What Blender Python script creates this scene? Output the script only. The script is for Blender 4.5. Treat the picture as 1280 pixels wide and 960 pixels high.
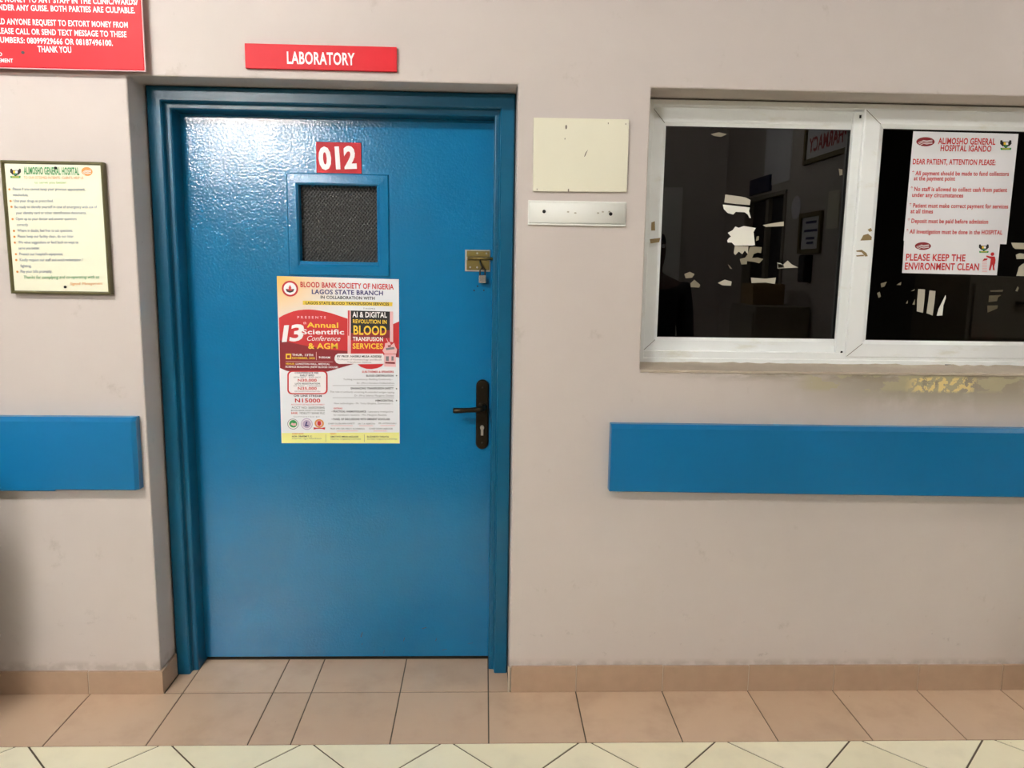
import bpy, bmesh, math, random
from mathutils import Vector, Matrix
for o in list(bpy.data.objects): bpy.data.objects.remove(o)
S = bpy.context.scene; C = S.collection
R = math.radians
# ------------------------------------------------------------------ camera
cd = bpy.data.cameras.new('camera'); cam = bpy.data.objects.new('camera', cd); C.objects.link(cam)
cd.sensor_width = 36.0; cd.lens = 972.12 / 1280 * 36; cd.clip_start = .05
cr_, cu_, cf_ = Vector((.999298, -.034300, .015060)), Vector((-.009674, .152092, .988319)), Vector((.036190, .987771, -.151653))
m = Matrix((cr_, cu_, -cf_)).transposed().to_4x4(); m.translation = (-.06086, -2.51209, 1.46701)
cam.matrix_world = m; S.camera = cam
# ------------------------------------------------------------------ world, exposure, lamps
w = bpy.data.worlds.new('world'); S.world = w; w.use_nodes = True
w.node_tree.nodes['Background'].inputs[0].default_value = (.9, .95, 1, 1)
w.node_tree.nodes['Background'].inputs[1].default_value = .02
S.view_settings.view_transform = 'Standard'; S.view_settings.look = 'None'
S.view_settings.gamma = 1; S.view_settings.use_curve_mapping = False
S.view_settings.exposure = 2.95
CEIL = 3.05
LAMPS = [(-1.8, -2.1, 44.0, 'long fluorescent ceiling light nearer to the blue door'),      # x, y, tube emission strength, label
         (-2.8, -6.4, 110.0, 'long fluorescent ceiling light far back in the hall'),
         (1.45, -2.5, 10.0, 'added dim fill light, a fluorescent fitting in front of the sliding window'),  # fill lamp added to brighten the right part of the wall
         (3.9, -.9, 30.0, 'added faint fill light, a fluorescent fitting in the side passage')]  # fill lamp added so the mirrored filing cabinet catches light
LAMP_COL = (1.0, .985, .955)
# ------------------------------------------------------------------ materials
def lin(c): return tuple((v/255/12.92 if v/255 <= .04045 else ((v/255+.055)/1.055)**2.4) for v in c) + (1,)
MATS = {}
def mat(name, col, rough=.5, metal=0, var=0, vscale=6, bump=0, bscale=80, spec=.5, coat=0, emit=0):
    m = bpy.data.materials.new(name); m.use_nodes = True; nt = m.node_tree; N = nt.nodes; L = nt.links
    b = N['Principled BSDF']; b.inputs['Base Color'].default_value = lin(col); b.inputs['Roughness'].default_value = rough
    b.inputs['Metallic'].default_value = metal; b.inputs['Specular IOR Level'].default_value = spec
    if coat: b.inputs['Coat Weight'].default_value = coat; b.inputs['Coat Roughness'].default_value = .08
    if emit: b.inputs['Emission Color'].default_value = LAMP_COL + (1,); b.inputs['Emission Strength'].default_value = emit
    tc = N.new('ShaderNodeTexCoord')
    if var:
        n = N.new('ShaderNodeTexNoise'); n.inputs['Scale'].default_value = vscale; n.inputs['Detail'].default_value = 5
        L.new(tc.outputs['Object'], n.inputs['Vector'])
        mx = N.new('ShaderNodeMix'); mx.data_type = 'RGBA'
        c = lin(col); mx.inputs[6].default_value = tuple(v*(1-var) for v in c[:3])+(1,); mx.inputs[7].default_value = tuple(min(1, v*(1+var)) for v in c[:3])+(1,)
        L.new(n.outputs['Fac'], mx.inputs[0]); L.new(mx.outputs[2], b.inputs['Base Color'])
    if bump:
        n2 = N.new('ShaderNodeTexNoise'); n2.inputs['Scale'].default_value = bscale; n2.inputs['Detail'].default_value = 3
        L.new(tc.outputs['Object'], n2.inputs['Vector'])
        bp = N.new('ShaderNodeBump'); bp.inputs['Strength'].default_value = bump; bp.inputs['Distance'].default_value = .004
        L.new(n2.outputs['Fac'], bp.inputs['Height']); L.new(bp.outputs['Normal'], b.inputs['Normal'])
    MATS[name] = m; return m
class NB:                                              # small node builder for the richer surfaces
    def __init__(s, m): s.nt = m.node_tree; s.N = s.nt.nodes; s.L = s.nt.links; s.b = s.N['Principled BSDF']; s.tc = s.N.new('ShaderNodeTexCoord').outputs['Object']; s.sep = s.N.new('ShaderNodeSeparateXYZ'); s.L.new(s.tc, s.sep.inputs[0])
    def noise(s, scale, detail=4, rough=.55, vec=None, dist=0):
        n = s.N.new('ShaderNodeTexNoise'); n.inputs['Scale'].default_value = scale; n.inputs['Detail'].default_value = detail; n.inputs['Roughness'].default_value = rough; n.inputs['Distortion'].default_value = dist
        s.L.new(vec or s.tc, n.inputs['Vector']); return n.outputs['Fac']
    def ramp(s, v, a, b, lo=0, hi=1):
        n = s.N.new('ShaderNodeMapRange'); n.interpolation_type = 'SMOOTHSTEP'
        if a > b: a, b, lo, hi = b, a, hi, lo
        for i, x in zip((1, 2, 3, 4), (a, b, lo, hi)): n.inputs[i].default_value = x
        s.L.new(v, n.inputs[0]); return n.outputs[0]
    def mul(s, *vs):
        o = vs[0]
        for v in vs[1:]:
            n = s.N.new('ShaderNodeMath'); n.operation = 'MULTIPLY'; s.L.new(o, n.inputs[0])
            if isinstance(v, (int, float)): n.inputs[1].default_value = v
            else: s.L.new(v, n.inputs[1])
            o = n.outputs[0]
        return o
    def mix(s, f, a, b):
        n = s.N.new('ShaderNodeMix'); n.data_type = 'RGBA'; s.L.new(f, n.inputs[0])
        for i, c in ((6, a), (7, b)):
            if isinstance(c, tuple): n.inputs[i].default_value = lin(c)
            else: s.L.new(c, n.inputs[i])
        return n.outputs[2]
    def scaled(s, v3):
        n = s.N.new('ShaderNodeMapping'); n.inputs['Scale'].default_value = v3; s.L.new(s.tc, n.inputs[0]); return n.outputs[0]
    def bump(s, h, st, d=.004):
        n = s.N.new('ShaderNodeBump'); n.inputs['Strength'].default_value = st; n.inputs['Distance'].default_value = d; s.L.new(h, n.inputs['Height']); s.L.new(n.outputs[0], s.b.inputs['Normal'])

WALL = (203, 190, 181)
def wall_mat(name, damaged):
    m = mat(name, WALL, .62); k = NB(m)
    col = k.mix(k.noise(1.3, 3), (197, 186, 178), (206, 196, 190))
    sm = k.mul(k.ramp(k.noise(7, 6, .7, k.scaled((1.2, 1, 1))), .6, .72), .45)
    col = k.mix(sm, col, (168, 156, 144))
    sp = k.mul(k.ramp(k.noise(38, 3, .5, k.scaled((1.6, 1, .7))), .75, .79), .35)
    col = k.mix(sp, col, (135, 122, 112))
    if damaged:
        X, Z = k.sep.outputs[0], k.sep.outputs[2]
        # damp, worn strip along the underside of the window sill
        damp = k.mul(k.ramp(X, .75, 1.4), k.ramp(Z, 1.135, 1.125), k.ramp(Z, .955, 1.10), k.ramp(k.noise(5, 5), .3, .55))
        col = k.mix(k.mul(damp, .8), col, (139, 128, 103))
        dirt = k.mul(k.ramp(X, .4, .9), k.ramp(Z, 1.14, 1.13), k.ramp(Z, 1.085, 1.125), k.ramp(k.noise(16, 5, .6, k.scaled((.5, 1, 1.6))), .4, .6))
        col = k.mix(k.mul(dirt, .7), col, (143, 131, 110))
        pat = k.mul(k.ramp(X, .95, 1.05), k.ramp(Z, 1.06, 1.08), k.ramp(Z, 1.126, 1.118), k.ramp(k.noise(13, 4, .5, k.scaled((.7, 1, 1.3))), .485, .50))
        col = k.mix(k.mul(pat, .8), col, (178, 168, 136))
        flk = k.mul(k.ramp(X, 1.33, 1.4), k.ramp(X, 1.6, 1.55), k.ramp(Z, 1.062, 1.075), k.ramp(Z, 1.122, 1.112), k.ramp(k.noise(44, 3), .5, .52))
        col = k.mix(flk, col, (226, 205, 140))
        gr = k.mul(k.ramp(Z, .125, .098), k.ramp(k.noise(20, 4), .35, .6))
        col = k.mix(k.mul(gr, .45), col, (150, 138, 126))
        mk = k.mul(k.ramp(Z, .35, .2), k.ramp(k.noise(9, 6, .75, k.scaled((1, 1, 1.4))), .6, .68))
        col = k.mix(k.mul(mk, .35), col, (140, 128, 120))
    k.L.new(col, k.b.inputs['Base Color'])
    k.bump(k.noise(26, 5), .12, .004)
    return m
wall_mat('wall_paint', True); wall_mat('hall_paint', False)
mat('dim_paint', (112, 106, 98), .7, var=.04); mat('ceiling_toned', (150, 147, 141), .8, var=.02)  # unseen far walls and ceiling toned down to cut bounced light

m = mat('blue_gloss', (14, 112, 158), .11, spec=.55); k = NB(m)
col = k.mix(k.noise(2.2, 3), (12, 106, 150), (18, 116, 164))
col = k.mix(k.mul(k.ramp(k.noise(26, 4, .6, k.scaled((1, 1, .6))), .745, .775), .6), col, (22, 60, 88))
k.L.new(col, k.b.inputs['Base Color']); k.bump(k.noise(125, 2, .5), .38, .002)
m = mat('blue_frame', (14, 104, 150), .28, spec=.4); k = NB(m)
k.L.new(k.mix(k.noise(4, 3), (7, 82, 112), (10, 92, 126)), k.b.inputs['Base Color']); k.bump(k.noise(60, 3), .12, .003)
m = mat('blue_rail', (22, 116, 168), .28, spec=.5); k = NB(m)
col = k.mix(k.noise(3, 3, .5, k.scaled((.6, 1, 1))), (13, 106, 150), (20, 114, 168))
col = k.mix(k.mul(k.ramp(k.sep.outputs[0], 1.1, 1.7), k.ramp(k.noise(7, 5), .35, .6), .6), col, (20, 104, 128))
k.L.new(col, k.b.inputs['Base Color']); k.bump(k.noise(30, 3), .12, .003)

def tile_mat(name, a, b, rough):
    m = mat(name, a, rough, spec=.5); k = NB(m)
    oi = k.N.new('ShaderNodeAttribute'); oi.attribute_name = 'tone'
    c = k.mix(oi.outputs['Fac'], a, b)
    c = k.mix(k.mul(k.ramp(k.noise(5, 5, .6), .45, .75), .4), c, tuple(int(v*.86) for v in a))
    sp = k.mul(k.ramp(k.noise(55, 2), .77, .79), .5)
    c = k.mix(sp, c, (110, 90, 70))
    k.L.new(c, k.b.inputs['Base Color']); k.bump(k.noise(4, 2), .06, .003)
tile_mat('brown_tile', (198, 169, 142), (206, 177, 150), .26)
tile_mat('cream_tile', (240, 232, 200), (245, 238, 210), .33)
tile_mat('low_bounce_tile', (92, 76, 62), (100, 84, 70), .4)  # unseen hall floor, colour darkened to keep bounce out of the recess
mat('grout', (92, 80, 62), .9, var=.15, vscale=30)
mat('base_tile', (176, 148, 123), .45, var=.10, vscale=22); mat('base_grout', (190, 175, 155), .9)
mat('alu_white', (242, 245, 242), .35, var=.02, vscale=9, bump=.04, bscale=40); k = NB(MATS['alu_white']); k.L.new(k.mix(k.mul(k.ramp(k.noise(9, 6, .7, k.scaled((.5, 1, 1.6))), .55, .75), .4), (244, 247, 245), (206, 200, 168)), k.b.inputs['Base Color'])
mat('gasket', (12, 12, 12), .5); mat('sill_plaster', (188, 174, 156), .75, var=.12, vscale=18, bump=.4, bscale=40)
mat('sign_red', (212, 14, 32), .5, var=.03, spec=.3); mat('red_dark', (184, 12, 26), .45, var=.03, spec=.3); mat('sheet_white', (236, 236, 238), .4, var=.01)
mat('board_edge', (238, 200, 200), .5)
mat('cream_plate', (230, 226, 203), .45, var=.02, vscale=5); mat('plastic_white', (242, 242, 234), .5, var=.02); mat('void', (14, 12, 11), .8); mat('scuff', (120, 112, 100), .8)
mat('paper_cream', (236, 234, 208), .35, var=.02); mat('olive_frame', (98, 92, 58), .35, metal=.3, var=.25, vscale=30)
mat('bronze', (50, 43, 31), .32, metal=.8, var=.15, vscale=20); mat('brass', (134, 118, 66), .35, metal=.75, var=.2, vscale=40); mat('nickel', (205, 200, 188), .3, metal=.7); mat('chrome', (190, 186, 178), .25, metal=.8, var=.15, vscale=60); mat('steel_dark', (70, 66, 58), .35, metal=.8)
m = mat('quilted_black', (52, 52, 50), .38, spec=.4); k = NB(m)
hs = []
for an in (42, -38):
    wv = k.N.new('ShaderNodeTexWave'); wv.inputs['Scale'].default_value = 34; wv.inputs['Distortion'].default_value = 1.5; wv.inputs['Detail'].default_value = 2; wv.inputs['Detail Scale'].default_value = 3
    mp = k.N.new('ShaderNodeMapping'); mp.inputs['Rotation'].default_value = (0, R(an), 0); k.L.new(k.tc, mp.inputs[0]); k.L.new(mp.outputs[0], wv.inputs[0]); hs.append(wv.outputs['Fac'])
k.bump(k.mul(*hs), .9, .004); k.L.new(k.mix(k.noise(160, 2), (44, 44, 43), (66, 65, 62)), k.b.inputs['Base Color'])
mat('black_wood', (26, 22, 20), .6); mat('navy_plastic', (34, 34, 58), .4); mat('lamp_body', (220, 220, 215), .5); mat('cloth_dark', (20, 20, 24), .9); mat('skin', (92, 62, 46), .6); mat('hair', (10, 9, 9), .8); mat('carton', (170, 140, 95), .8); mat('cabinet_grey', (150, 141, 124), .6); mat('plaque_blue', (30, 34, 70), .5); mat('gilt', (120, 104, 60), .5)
g = bpy.data.materials.new('tinted_glass'); g.use_nodes = True; nt = g.node_tree; nt.nodes.clear()
out = nt.nodes.new('ShaderNodeOutputMaterial'); mx = nt.nodes.new('ShaderNodeMixShader'); fr = nt.nodes.new('ShaderNodeFresnel'); fr.inputs[0].default_value = 1.58
tr = nt.nodes.new('ShaderNodeBsdfTransparent'); tr.inputs[0].default_value = (.28, .28, .27, 1); gl = nt.nodes.new('ShaderNodeBsdfGlossy'); gl.inputs[1].default_value = 0
nt.links.new(fr.outputs[0], mx.inputs[0]); nt.links.new(tr.outputs[0], mx.inputs[1]); nt.links.new(gl.outputs[0], mx.inputs[2]); nt.links.new(mx.outputs[0], out.inputs[0]); MATS['tinted_glass'] = g
INK = dict(red=(205, 40, 44), navy=(52, 44, 112), black=(26, 22, 24), dark=(70, 68, 72), grey=(128, 126, 130), yellow=(240, 206, 64), gold=(250, 206, 60), white=(246, 242, 242), pale=(238, 190, 192), maroon=(140, 30, 38), lilac=(196, 176, 204), green=(60, 160, 90), greentext=(62, 150, 84), lime=(140, 190, 90), orange=(226, 150, 70), bluegrey=(112, 128, 158), yellowpale=(240, 238, 150),
           tapewhite=(236, 234, 222), tapegrey=(186, 180, 162), tapedull=(128, 120, 100), tapeolive=(92, 84, 64), brownstain=(146, 124, 82))
for n_, c_ in INK.items(): mat('ink_'+n_, c_, .45)
# ------------------------------------------------------------------ helpers
def wloc(o):
    v = Vector((0, 0, 0))
    while o: v = v + o.location; o = o.parent
    return v
def obj(name, bm, mats, parent=None, bevel=0, smooth=False, loc=None):
    """mesh given in world metres; its origin moves to loc (top-level) or to the parent's origin"""
    base = wloc(parent) if parent else Vector(loc or (0, 0, 0))
    bmesh.ops.translate(bm, verts=bm.verts, vec=-base)
    me = bpy.data.meshes.new(name); bm.to_mesh(me); bm.free()
    for q in (mats if isinstance(mats, (list, tuple)) else [mats]): me.materials.append(MATS[q])
    o = bpy.data.objects.new(name, me); C.objects.link(o)
    if parent: o.parent = parent
    else: o.location = base
    if smooth:
        for p in me.polygons: p.use_smooth = True
    if bevel:
        b = o.modifiers.new('bevel', 'BEVEL'); b.width = bevel; b.segments = 2; b.limit_method = 'ANGLE'; b.angle_limit = R(50)
    return o
def tag(o, label, cat=None, group=None, kind=None):
    o['label'] = label
    if cat: o['category'] = cat
    if group: o['group'] = group
    if kind: o['kind'] = kind
    return o
def empty(name, loc, label, cat, group=None, kind=None):
    o = bpy.data.objects.new(name, None); C.objects.link(o); o.location = loc; o.empty_display_size = .05
    return tag(o, label, cat, group, kind)
def B(): return bmesh.new()
def box(bm, x0, x1, y0, y1, z0, z1, mi=0):
    v = [bm.verts.new(p) for p in ((x0,y0,z0),(x1,y0,z0),(x1,y1,z0),(x0,y1,z0),(x0,y0,z1),(x1,y0,z1),(x1,y1,z1),(x0,y1,z1))]
    for f in ((3,2,1,0),(4,5,6,7),(0,1,5,4),(1,2,6,5),(2,3,7,6),(3,0,4,7)):
        bm.faces.new([v[i] for i in f]).material_index = mi
    return bm
def bxo(name, mats, parent, *a, bevel=0, loc=None): return obj(name, box(B(), *a), mats, parent, bevel, loc=loc)
def loop(bm, rings, mi=0, close=True, cap=False):
    """faces between successive rings of equal count"""
    V_ = [[bm.verts.new(p) for p in r] for r in rings]; n = len(V_[0])
    for a, b in zip(V_, V_[1:]):
        for i in range(n if close else n-1): bm.faces.new((a[i], a[(i+1) % n], b[(i+1) % n], b[i])).material_index = mi
    if cap: bm.faces.new(V_[0][::-1]).material_index = mi; bm.faces.new(V_[-1]).material_index = mi
    return V_
def disc(bm, x, y, z, rx, rz, depth, n=20, mi=0):
    """short cylinder facing -Y from plane y, sticking out by depth"""
    ring = lambda yy, s=1: [(x+rx*s*math.cos(2*math.pi*i/n), yy, z+rz*s*math.sin(2*math.pi*i/n)) for i in range(n)]
    loop(bm, [ring(y), ring(y-depth*.7), ring(y-depth, .85)], mi, cap=True); return bm
def tube(bm, pts, r, n=10, mi=0, taper=None):
    pts = [Vector(p) for p in pts]; rings = []
    for i, p in enumerate(pts):
        d = (pts[min(i+1, len(pts)-1)] - pts[max(i-1, 0)]).normalized()
        a = d.orthogonal().normalized() if abs(d.z) > .9 else d.cross(Vector((0, 0, 1))).normalized(); b = d.cross(a)
        rr = r if not taper else taper[i]
        rings.append([p + (a*math.cos(2*math.pi*k/n) + b*math.sin(2*math.pi*k/n))*rr for k in range(n)])
    loop(bm, rings, mi, cap=True); return bm
def frame_profile(bm, x0, x1, z0, z1, prof, mi=0, bottom=True):
    """mitred frame: prof = (inset, y) pairs swept round the rectangle"""
    rect = lambda i: [(x0+i, z0+(i if bottom else 0)), (x1-i, z0+(i if bottom else 0)), (x1-i, z1-i), (x0+i, z1-i)]
    rings = []
    for ins, y in prof:
        r = rect(ins); order = r if bottom else [r[1], r[2], r[3], r[0]]
        rings.append([(p[0], y, p[1]) for p in order])
    loop(bm, rings, mi, close=bottom)
    if not bottom:                       # close the two feet
        for side in (0, 3):
            vs = [bm.verts.new(r[side]) for r in rings]
            bm.faces.new(vs).material_index = mi
    return bm
# ---- printed matter -------------------------------------------------
SIGNS = {}
POSTER = [
 ('e', 'emblem', 'red', 1, -0.1657, 0.5474, 0.028, 0.0273, 0),
 ('e', 'emblem', 'white', 2, -0.1657, 0.5474, 0.0218, 0.0211, 0),
 ('p', 'emblem', 'black', 3, [(-0.1803, 0.5461), (-0.1512, 0.5465), (-0.1551, 0.5373), (-0.1661, 0.5335), (-0.1769, 0.537)]),
 ('p', 'emblem', 'red', 4, [(-0.1653, 0.5609), (-0.1609, 0.5507), (-0.1629, 0.5445), (-0.1687, 0.5444), (-0.1703, 0.5506)]),
 ('e', 'emblem', 'red', 5, -0.1658, 0.5433, 0.0095, 0.0026, 0),
 ('t', 'heading', 'red', 1, 'BLOOD BANK SOCIETY OF NIGERIA', -0.1299, 0.5537, 0.3211, 0.0182, -0.0121, 0),
 ('t', 'heading', 'navy', 1, 'LAGOS STATE BRANCH', -0.0914, 0.5309, 0.2454, 0.0153, -0.0073, 0),
 ('t', 'heading', 'black', 1, 'IN COLLABORATION WITH', -0.0615, 0.5148, 0.1866, 0.0102, -0.008, 0),
 ('p', 'heading', 'yellow', 1, [(-0.123, 0.5066), (0.1868, 0.5053), (0.1856, 0.4916), (-0.1234, 0.4927)]),
 ('t', 'heading', 'black', 1, 'LAGOS STATE BLOOD TRANSFUSION SERVICES', -0.1131, 0.4946, 0.2877, 0.0092, -0.0007, 0),
 ('t', 'heading', 'black', 0, 'T H E M E', 0.0846, 0.4799, 0.0405, 0.0048, -0.0049, 0),
 ('p', 'panel', 'red', 1, [(-0.2066, 0.4467), (-0.1902, 0.4561), (-0.1754, 0.4625), (-0.1569, 0.4694), (-0.1385, 0.4737), (-0.1202, 0.4758), (-0.1019, 0.4764), (-0.0836, 0.4755), (-0.0653, 0.4732), (-0.047, 0.4697), (-0.0251, 0.4645), (0.0041, 0.4549), (0.0333, 0.4453), (0.0627, 0.4382), (0.0994, 0.4283), (0.1363, 0.4232), (0.1658, 0.4239), (0.1881, 0.4294), (0.2089, 0.439), (0.208, 0.3118), (0.1537, 0.3195), (0.0007, 0.2727), (-0.0441, 0.259), (-0.0887, 0.2544), (-0.148, 0.2553), (-0.1848, 0.2602), (-0.2082, 0.2705)]),
 ('p', 'panel', 'maroon', 2, [(-0.2067, 0.3688), (-0.1233, 0.3512), (-0.0425, 0.3372), (0.0314, 0.3324), (0.0981, 0.3275), (0.2082, 0.3437), (0.208, 0.3118), (0.1537, 0.3195), (0.0007, 0.2727), (-0.0441, 0.259), (-0.0887, 0.2544), (-0.148, 0.2553), (-0.1848, 0.2602), (-0.2082, 0.2705)]),
 ('t', 'panel', 'pale', 1, 'P R E S E N T S', -0.1429, 0.4452, 0.0983, 0.0082, 0.0061, 0),
 ('t', 'panel', 'white', 1, '13', -0.1984, 0.3637, 0.0722, 0.0557, 0.0846, 0.25),
 ('t', 'panel', 'pale', 1, 'th', -0.1233, 0.4255, 0.011, 0.0089, 0.0182, 0),
 ('t', 'panel', 'gold', 1, 'Annual', -0.1107, 0.4146, 0.1085, 0.0178, -0.0018, 0),
 ('t', 'panel', 'white', 1, 'Scientific', -0.1278, 0.3906, 0.1455, 0.0171, 0.0069, 0),
 ('t', 'panel', 'white', 0, 'Conference', -0.1137, 0.3677, 0.1154, 0.0171, 0.0052, 0.35),
 ('t', 'panel', 'gold', 1, '& AGM', -0.1081, 0.3401, 0.1027, 0.0195, 0.0049, 0),
 ('p', 'panel', 'pale', 3, [(0.0309, 0.4755), (0.0419, 0.4749), (0.0394, 0.3212), (0.0283, 0.323)]),
 ('p', 'panel', 'red', 4, [(0.0323, 0.4748), (0.0375, 0.4749), (0.0349, 0.3866), (0.0309, 0.3866)]),
 ('p', 'panel', 'red', 3, [(0.0409, 0.4164), (0.188, 0.4145), (0.1872, 0.321), (0.0394, 0.3201)]),
 ('p', 'panel', 'black', 4, [(0.0419, 0.4749), (0.1774, 0.473), (0.1767, 0.4032), (0.0405, 0.3867)]),
 ('p', 'panel', 'maroon', 5, [(0.0406, 0.396), (0.1768, 0.4088), (0.1766, 0.3808), (0.0402, 0.3717)]),
 ('p', 'panel', 'pale', 4, [(0.1774, 0.473), (0.1884, 0.4728), (0.1876, 0.366), (0.1764, 0.3677)]),
 ('t', 'panel', 'white', 1, 'AI & DIGITAL', 0.0474, 0.4521, 0.1198, 0.0185, 0.0008, 0),
 ('t', 'panel', 'gold', 1, 'REVOLUTION IN', 0.0486, 0.4314, 0.1173, 0.0133, -0.0102, 0),
 ('t', 'panel', 'gold', 1, 'BLOOD', 0.0501, 0.392, 0.1147, 0.0312, -0.0105, 0),
 ('t', 'panel', 'white', 1, 'TRANSFUSION', 0.0476, 0.3692, 0.1047, 0.0142, 0.001, 0),
 ('t', 'panel', 'gold', 1, 'SERVICES', 0.0464, 0.3419, 0.1057, 0.0187, 0.0047, 0),
 ('p', 'panel', 'pale', 6, [(0.1502, 0.3356), (0.1585, 0.3507), (0.1597, 0.3619), (0.1764, 0.3659), (0.18, 0.3547), (0.1913, 0.3642), (0.1949, 0.3511), (0.2015, 0.3399), (0.1984, 0.3256), (0.1575, 0.3251)]),
 ('p', 'panel', 'grey', 7, [(0.1614, 0.3451), (0.1911, 0.3492), (0.1929, 0.3417), (0.1632, 0.3376)]),
 ('p', 'panel', 'maroon', 7, [(0.1689, 0.3545), (0.18, 0.3554), (0.1793, 0.3498), (0.1696, 0.3489)]),
 ('p', 'panel', 'pale', 7, [(0.1636, 0.3788), (0.1654, 0.3792), (0.1727, 0.364), (0.1705, 0.3632)]),
 ('p', 'panel', 'gold', 4, [(-0.1868, 0.3213), (-0.1676, 0.3216), (-0.1681, 0.3024), (-0.1873, 0.3022)]),
 ('p', 'panel', 'maroon', 5, [(-0.1825, 0.3158), (-0.1722, 0.3159), (-0.1724, 0.3061), (-0.1828, 0.306)]),
 ('t', 'panel', 'white', 1, 'THUR. 13TH', -0.1649, 0.3137, 0.0731, 0.0075, 0.0014, 0),
 ('t', 'panel', 'gold', 1, 'NOVEMBER, 2025', -0.1651, 0.3032, 0.0794, 0.0064, 0.0013, 0),
 ('t', 'panel', 'white', 1, '9:00AM', -0.072, 0.3065, 0.0392, 0.0068, -0.0077, 0),
 ('p', 'panel', 'pale', 4, [(-0.0811, 0.3281), (-0.0796, 0.3282), (-0.0803, 0.3), (-0.0817, 0.3)]),
 ('p', 'panel', 'pale', 4, [(-0.1875, 0.2944), (-0.023, 0.2946), (-0.023, 0.2935), (-0.1876, 0.2932)]),
 ('t', 'panel', 'gold', 1, 'VENUE:', -0.1886, 0.2831, 0.0321, 0.006, -0.0031, 0),
 ('t', 'panel', 'white', 1, 'LUNGTON-HALL, MEDICAL', -0.1528, 0.2831, 0.1185, 0.006, 0.0008, 0),
 ('t', 'panel', 'white', 1, 'SCIENCE BUILDING (NEW BLOOD HOUSE)', -0.1889, 0.2722, 0.1829, 0.0064, 0.0, 0),
 ('p', 'panel', 'white', 4, [(-0.0058, 0.3234), (0.1519, 0.3251), (0.1545, 0.3195), (0.1542, 0.2901), (-0.0027, 0.2869), (-0.0119, 0.2914), (-0.0173, 0.3007), (-0.0171, 0.3101), (-0.0133, 0.3184)]),
 ('p', 'panel', 'red', 3, [(0.0622, 0.2865), (0.1541, 0.2886), (0.1459, 0.2799), (0.1309, 0.2733), (0.1122, 0.2701), (0.0936, 0.2706), (0.0751, 0.2765)]),
 ('t', 'panel', 'black', 1, 'BY PROF. NASIRU MUSA ADEDEJI', -0.0078, 0.311, 0.154, 0.0067, 0.0058, 0),
 ('t', 'panel', 'grey', 0, 'Professor of Haematology and Blood', -0.0069, 0.3004, 0.153, 0.0053, 0.0039, 0),
 ('t', 'panel', 'grey', 0, 'Transfusion Science', 0.0263, 0.2914, 0.0843, 0.0049, 0.0059, 0),
 ('p', 'panel', 'pale', 6, [(0.156, 0.3233), (0.1969, 0.3237), (0.1966, 0.2785), (0.1555, 0.28)]),
 ('p', 'panel', 'grey', 7, [(0.1619, 0.3158), (0.1723, 0.3159), (0.1721, 0.299), (0.1617, 0.3)]),
 ('p', 'panel', 'grey', 7, [(0.1816, 0.3161), (0.189, 0.3161), (0.1889, 0.3011), (0.1814, 0.301)]),
 ('p', 'panel', 'maroon', 7, [(0.1594, 0.2962), (0.1937, 0.2955), (0.1936, 0.289), (0.1594, 0.2902)]),
 ('t', 'body_text', 'red', 1, 'SUB-THEMES & SPEAKERS', 0.0778, 0.2565, 0.1108, 0.0068, 0.0099, 0),
 ('t', 'body_text', 'dark', 1, 'BLOOD CERTIFICATION', 0.0925, 0.243, 0.0952, 0.0064, 0.0095, 0),
 ('t', 'body_text', 'grey', 0, 'Tackling inconsistency: Building Conformity -', 0.0118, 0.2297, 0.1728, 0.0056, 0.0098, 0),
 ('t', 'body_text', 'grey', 0, 'Dr. (Mrs.) Omolara Onibachukwu', 0.0593, 0.2165, 0.1308, 0.0057, 0.0099, 0),
 ('p', 'body_text', 'grey', 1, [(-0.0265, 0.2103), (0.1901, 0.2128), (0.1901, 0.2117), (-0.0265, 0.2092)]),
 ('p', 'body_text', 'grey', 1, [(-0.0274, 0.1669), (0.1897, 0.1682), (0.1897, 0.167), (-0.0274, 0.1658)]),
 ('t', 'body_text', 'dark', 1, 'ENHANCING TRANSFUSION SAFETY', 0.0374, 0.1973, 0.1507, 0.0068, 0.0093, 0),
 ('t', 'body_text', 'grey', 0, 'The role of antibody screening & extended antigen typing', -0.0363, 0.1848, 0.2261, 0.0057, 0.0009, 0),
 ('t', 'body_text', 'grey', 0, 'Dr. (Mrs) Salamat Margaret Oladeni', 0.0504, 0.1718, 0.1386, 0.0058, 0.0065, 0),
 ('t', 'body_text', 'dark', 1, 'HEMOCENTRAL', 0.1239, 0.1542, 0.0627, 0.0065, 0.008, 0),
 ('t', 'body_text', 'grey', 0, 'New technologies - Mr. Yinka Gbajabia, Zummotech 1.', -0.0222, 0.1433, 0.208, 0.0057, 0.0053, 0),
 ('e', 'body_text', 'dark', 1, 0.1986, 0.2475, 0.0022, 0.0022, 0),
 ('e', 'body_text', 'dark', 1, 0.1982, 0.2007, 0.0023, 0.0023, 0),
 ('e', 'body_text', 'dark', 1, 0.1979, 0.1579, 0.0022, 0.0023, 0),
 ('t', 'body_text', 'red', 1, 'EXTRAS', -0.0237, 0.1253, 0.0299, 0.0053, 0.0067, 0),
 ('t', 'body_text', 'dark', 1, '• PRACTICAL: HAEMOVIGILANCE', -0.0314, 0.1137, 0.1211, 0.0065, 0.0058, 0),
 ('t', 'body_text', 'grey', 0, '- Laboratory investigations', 0.0934, 0.1144, 0.0921, 0.0057, 0.0087, 0),
 ('t', 'body_text', 'grey', 0, 'for transfusion reactions - Mrs. Margaret Akodolu', -0.0249, 0.1015, 0.1877, 0.0057, 0.0064, 0),
 ('t', 'body_text', 'dark', 1, '• PANEL OF DISCUSSIONS WITH EMINENT SCHOLARS', -0.032, 0.0856, 0.206, 0.0066, 0.0083, 0),
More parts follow.
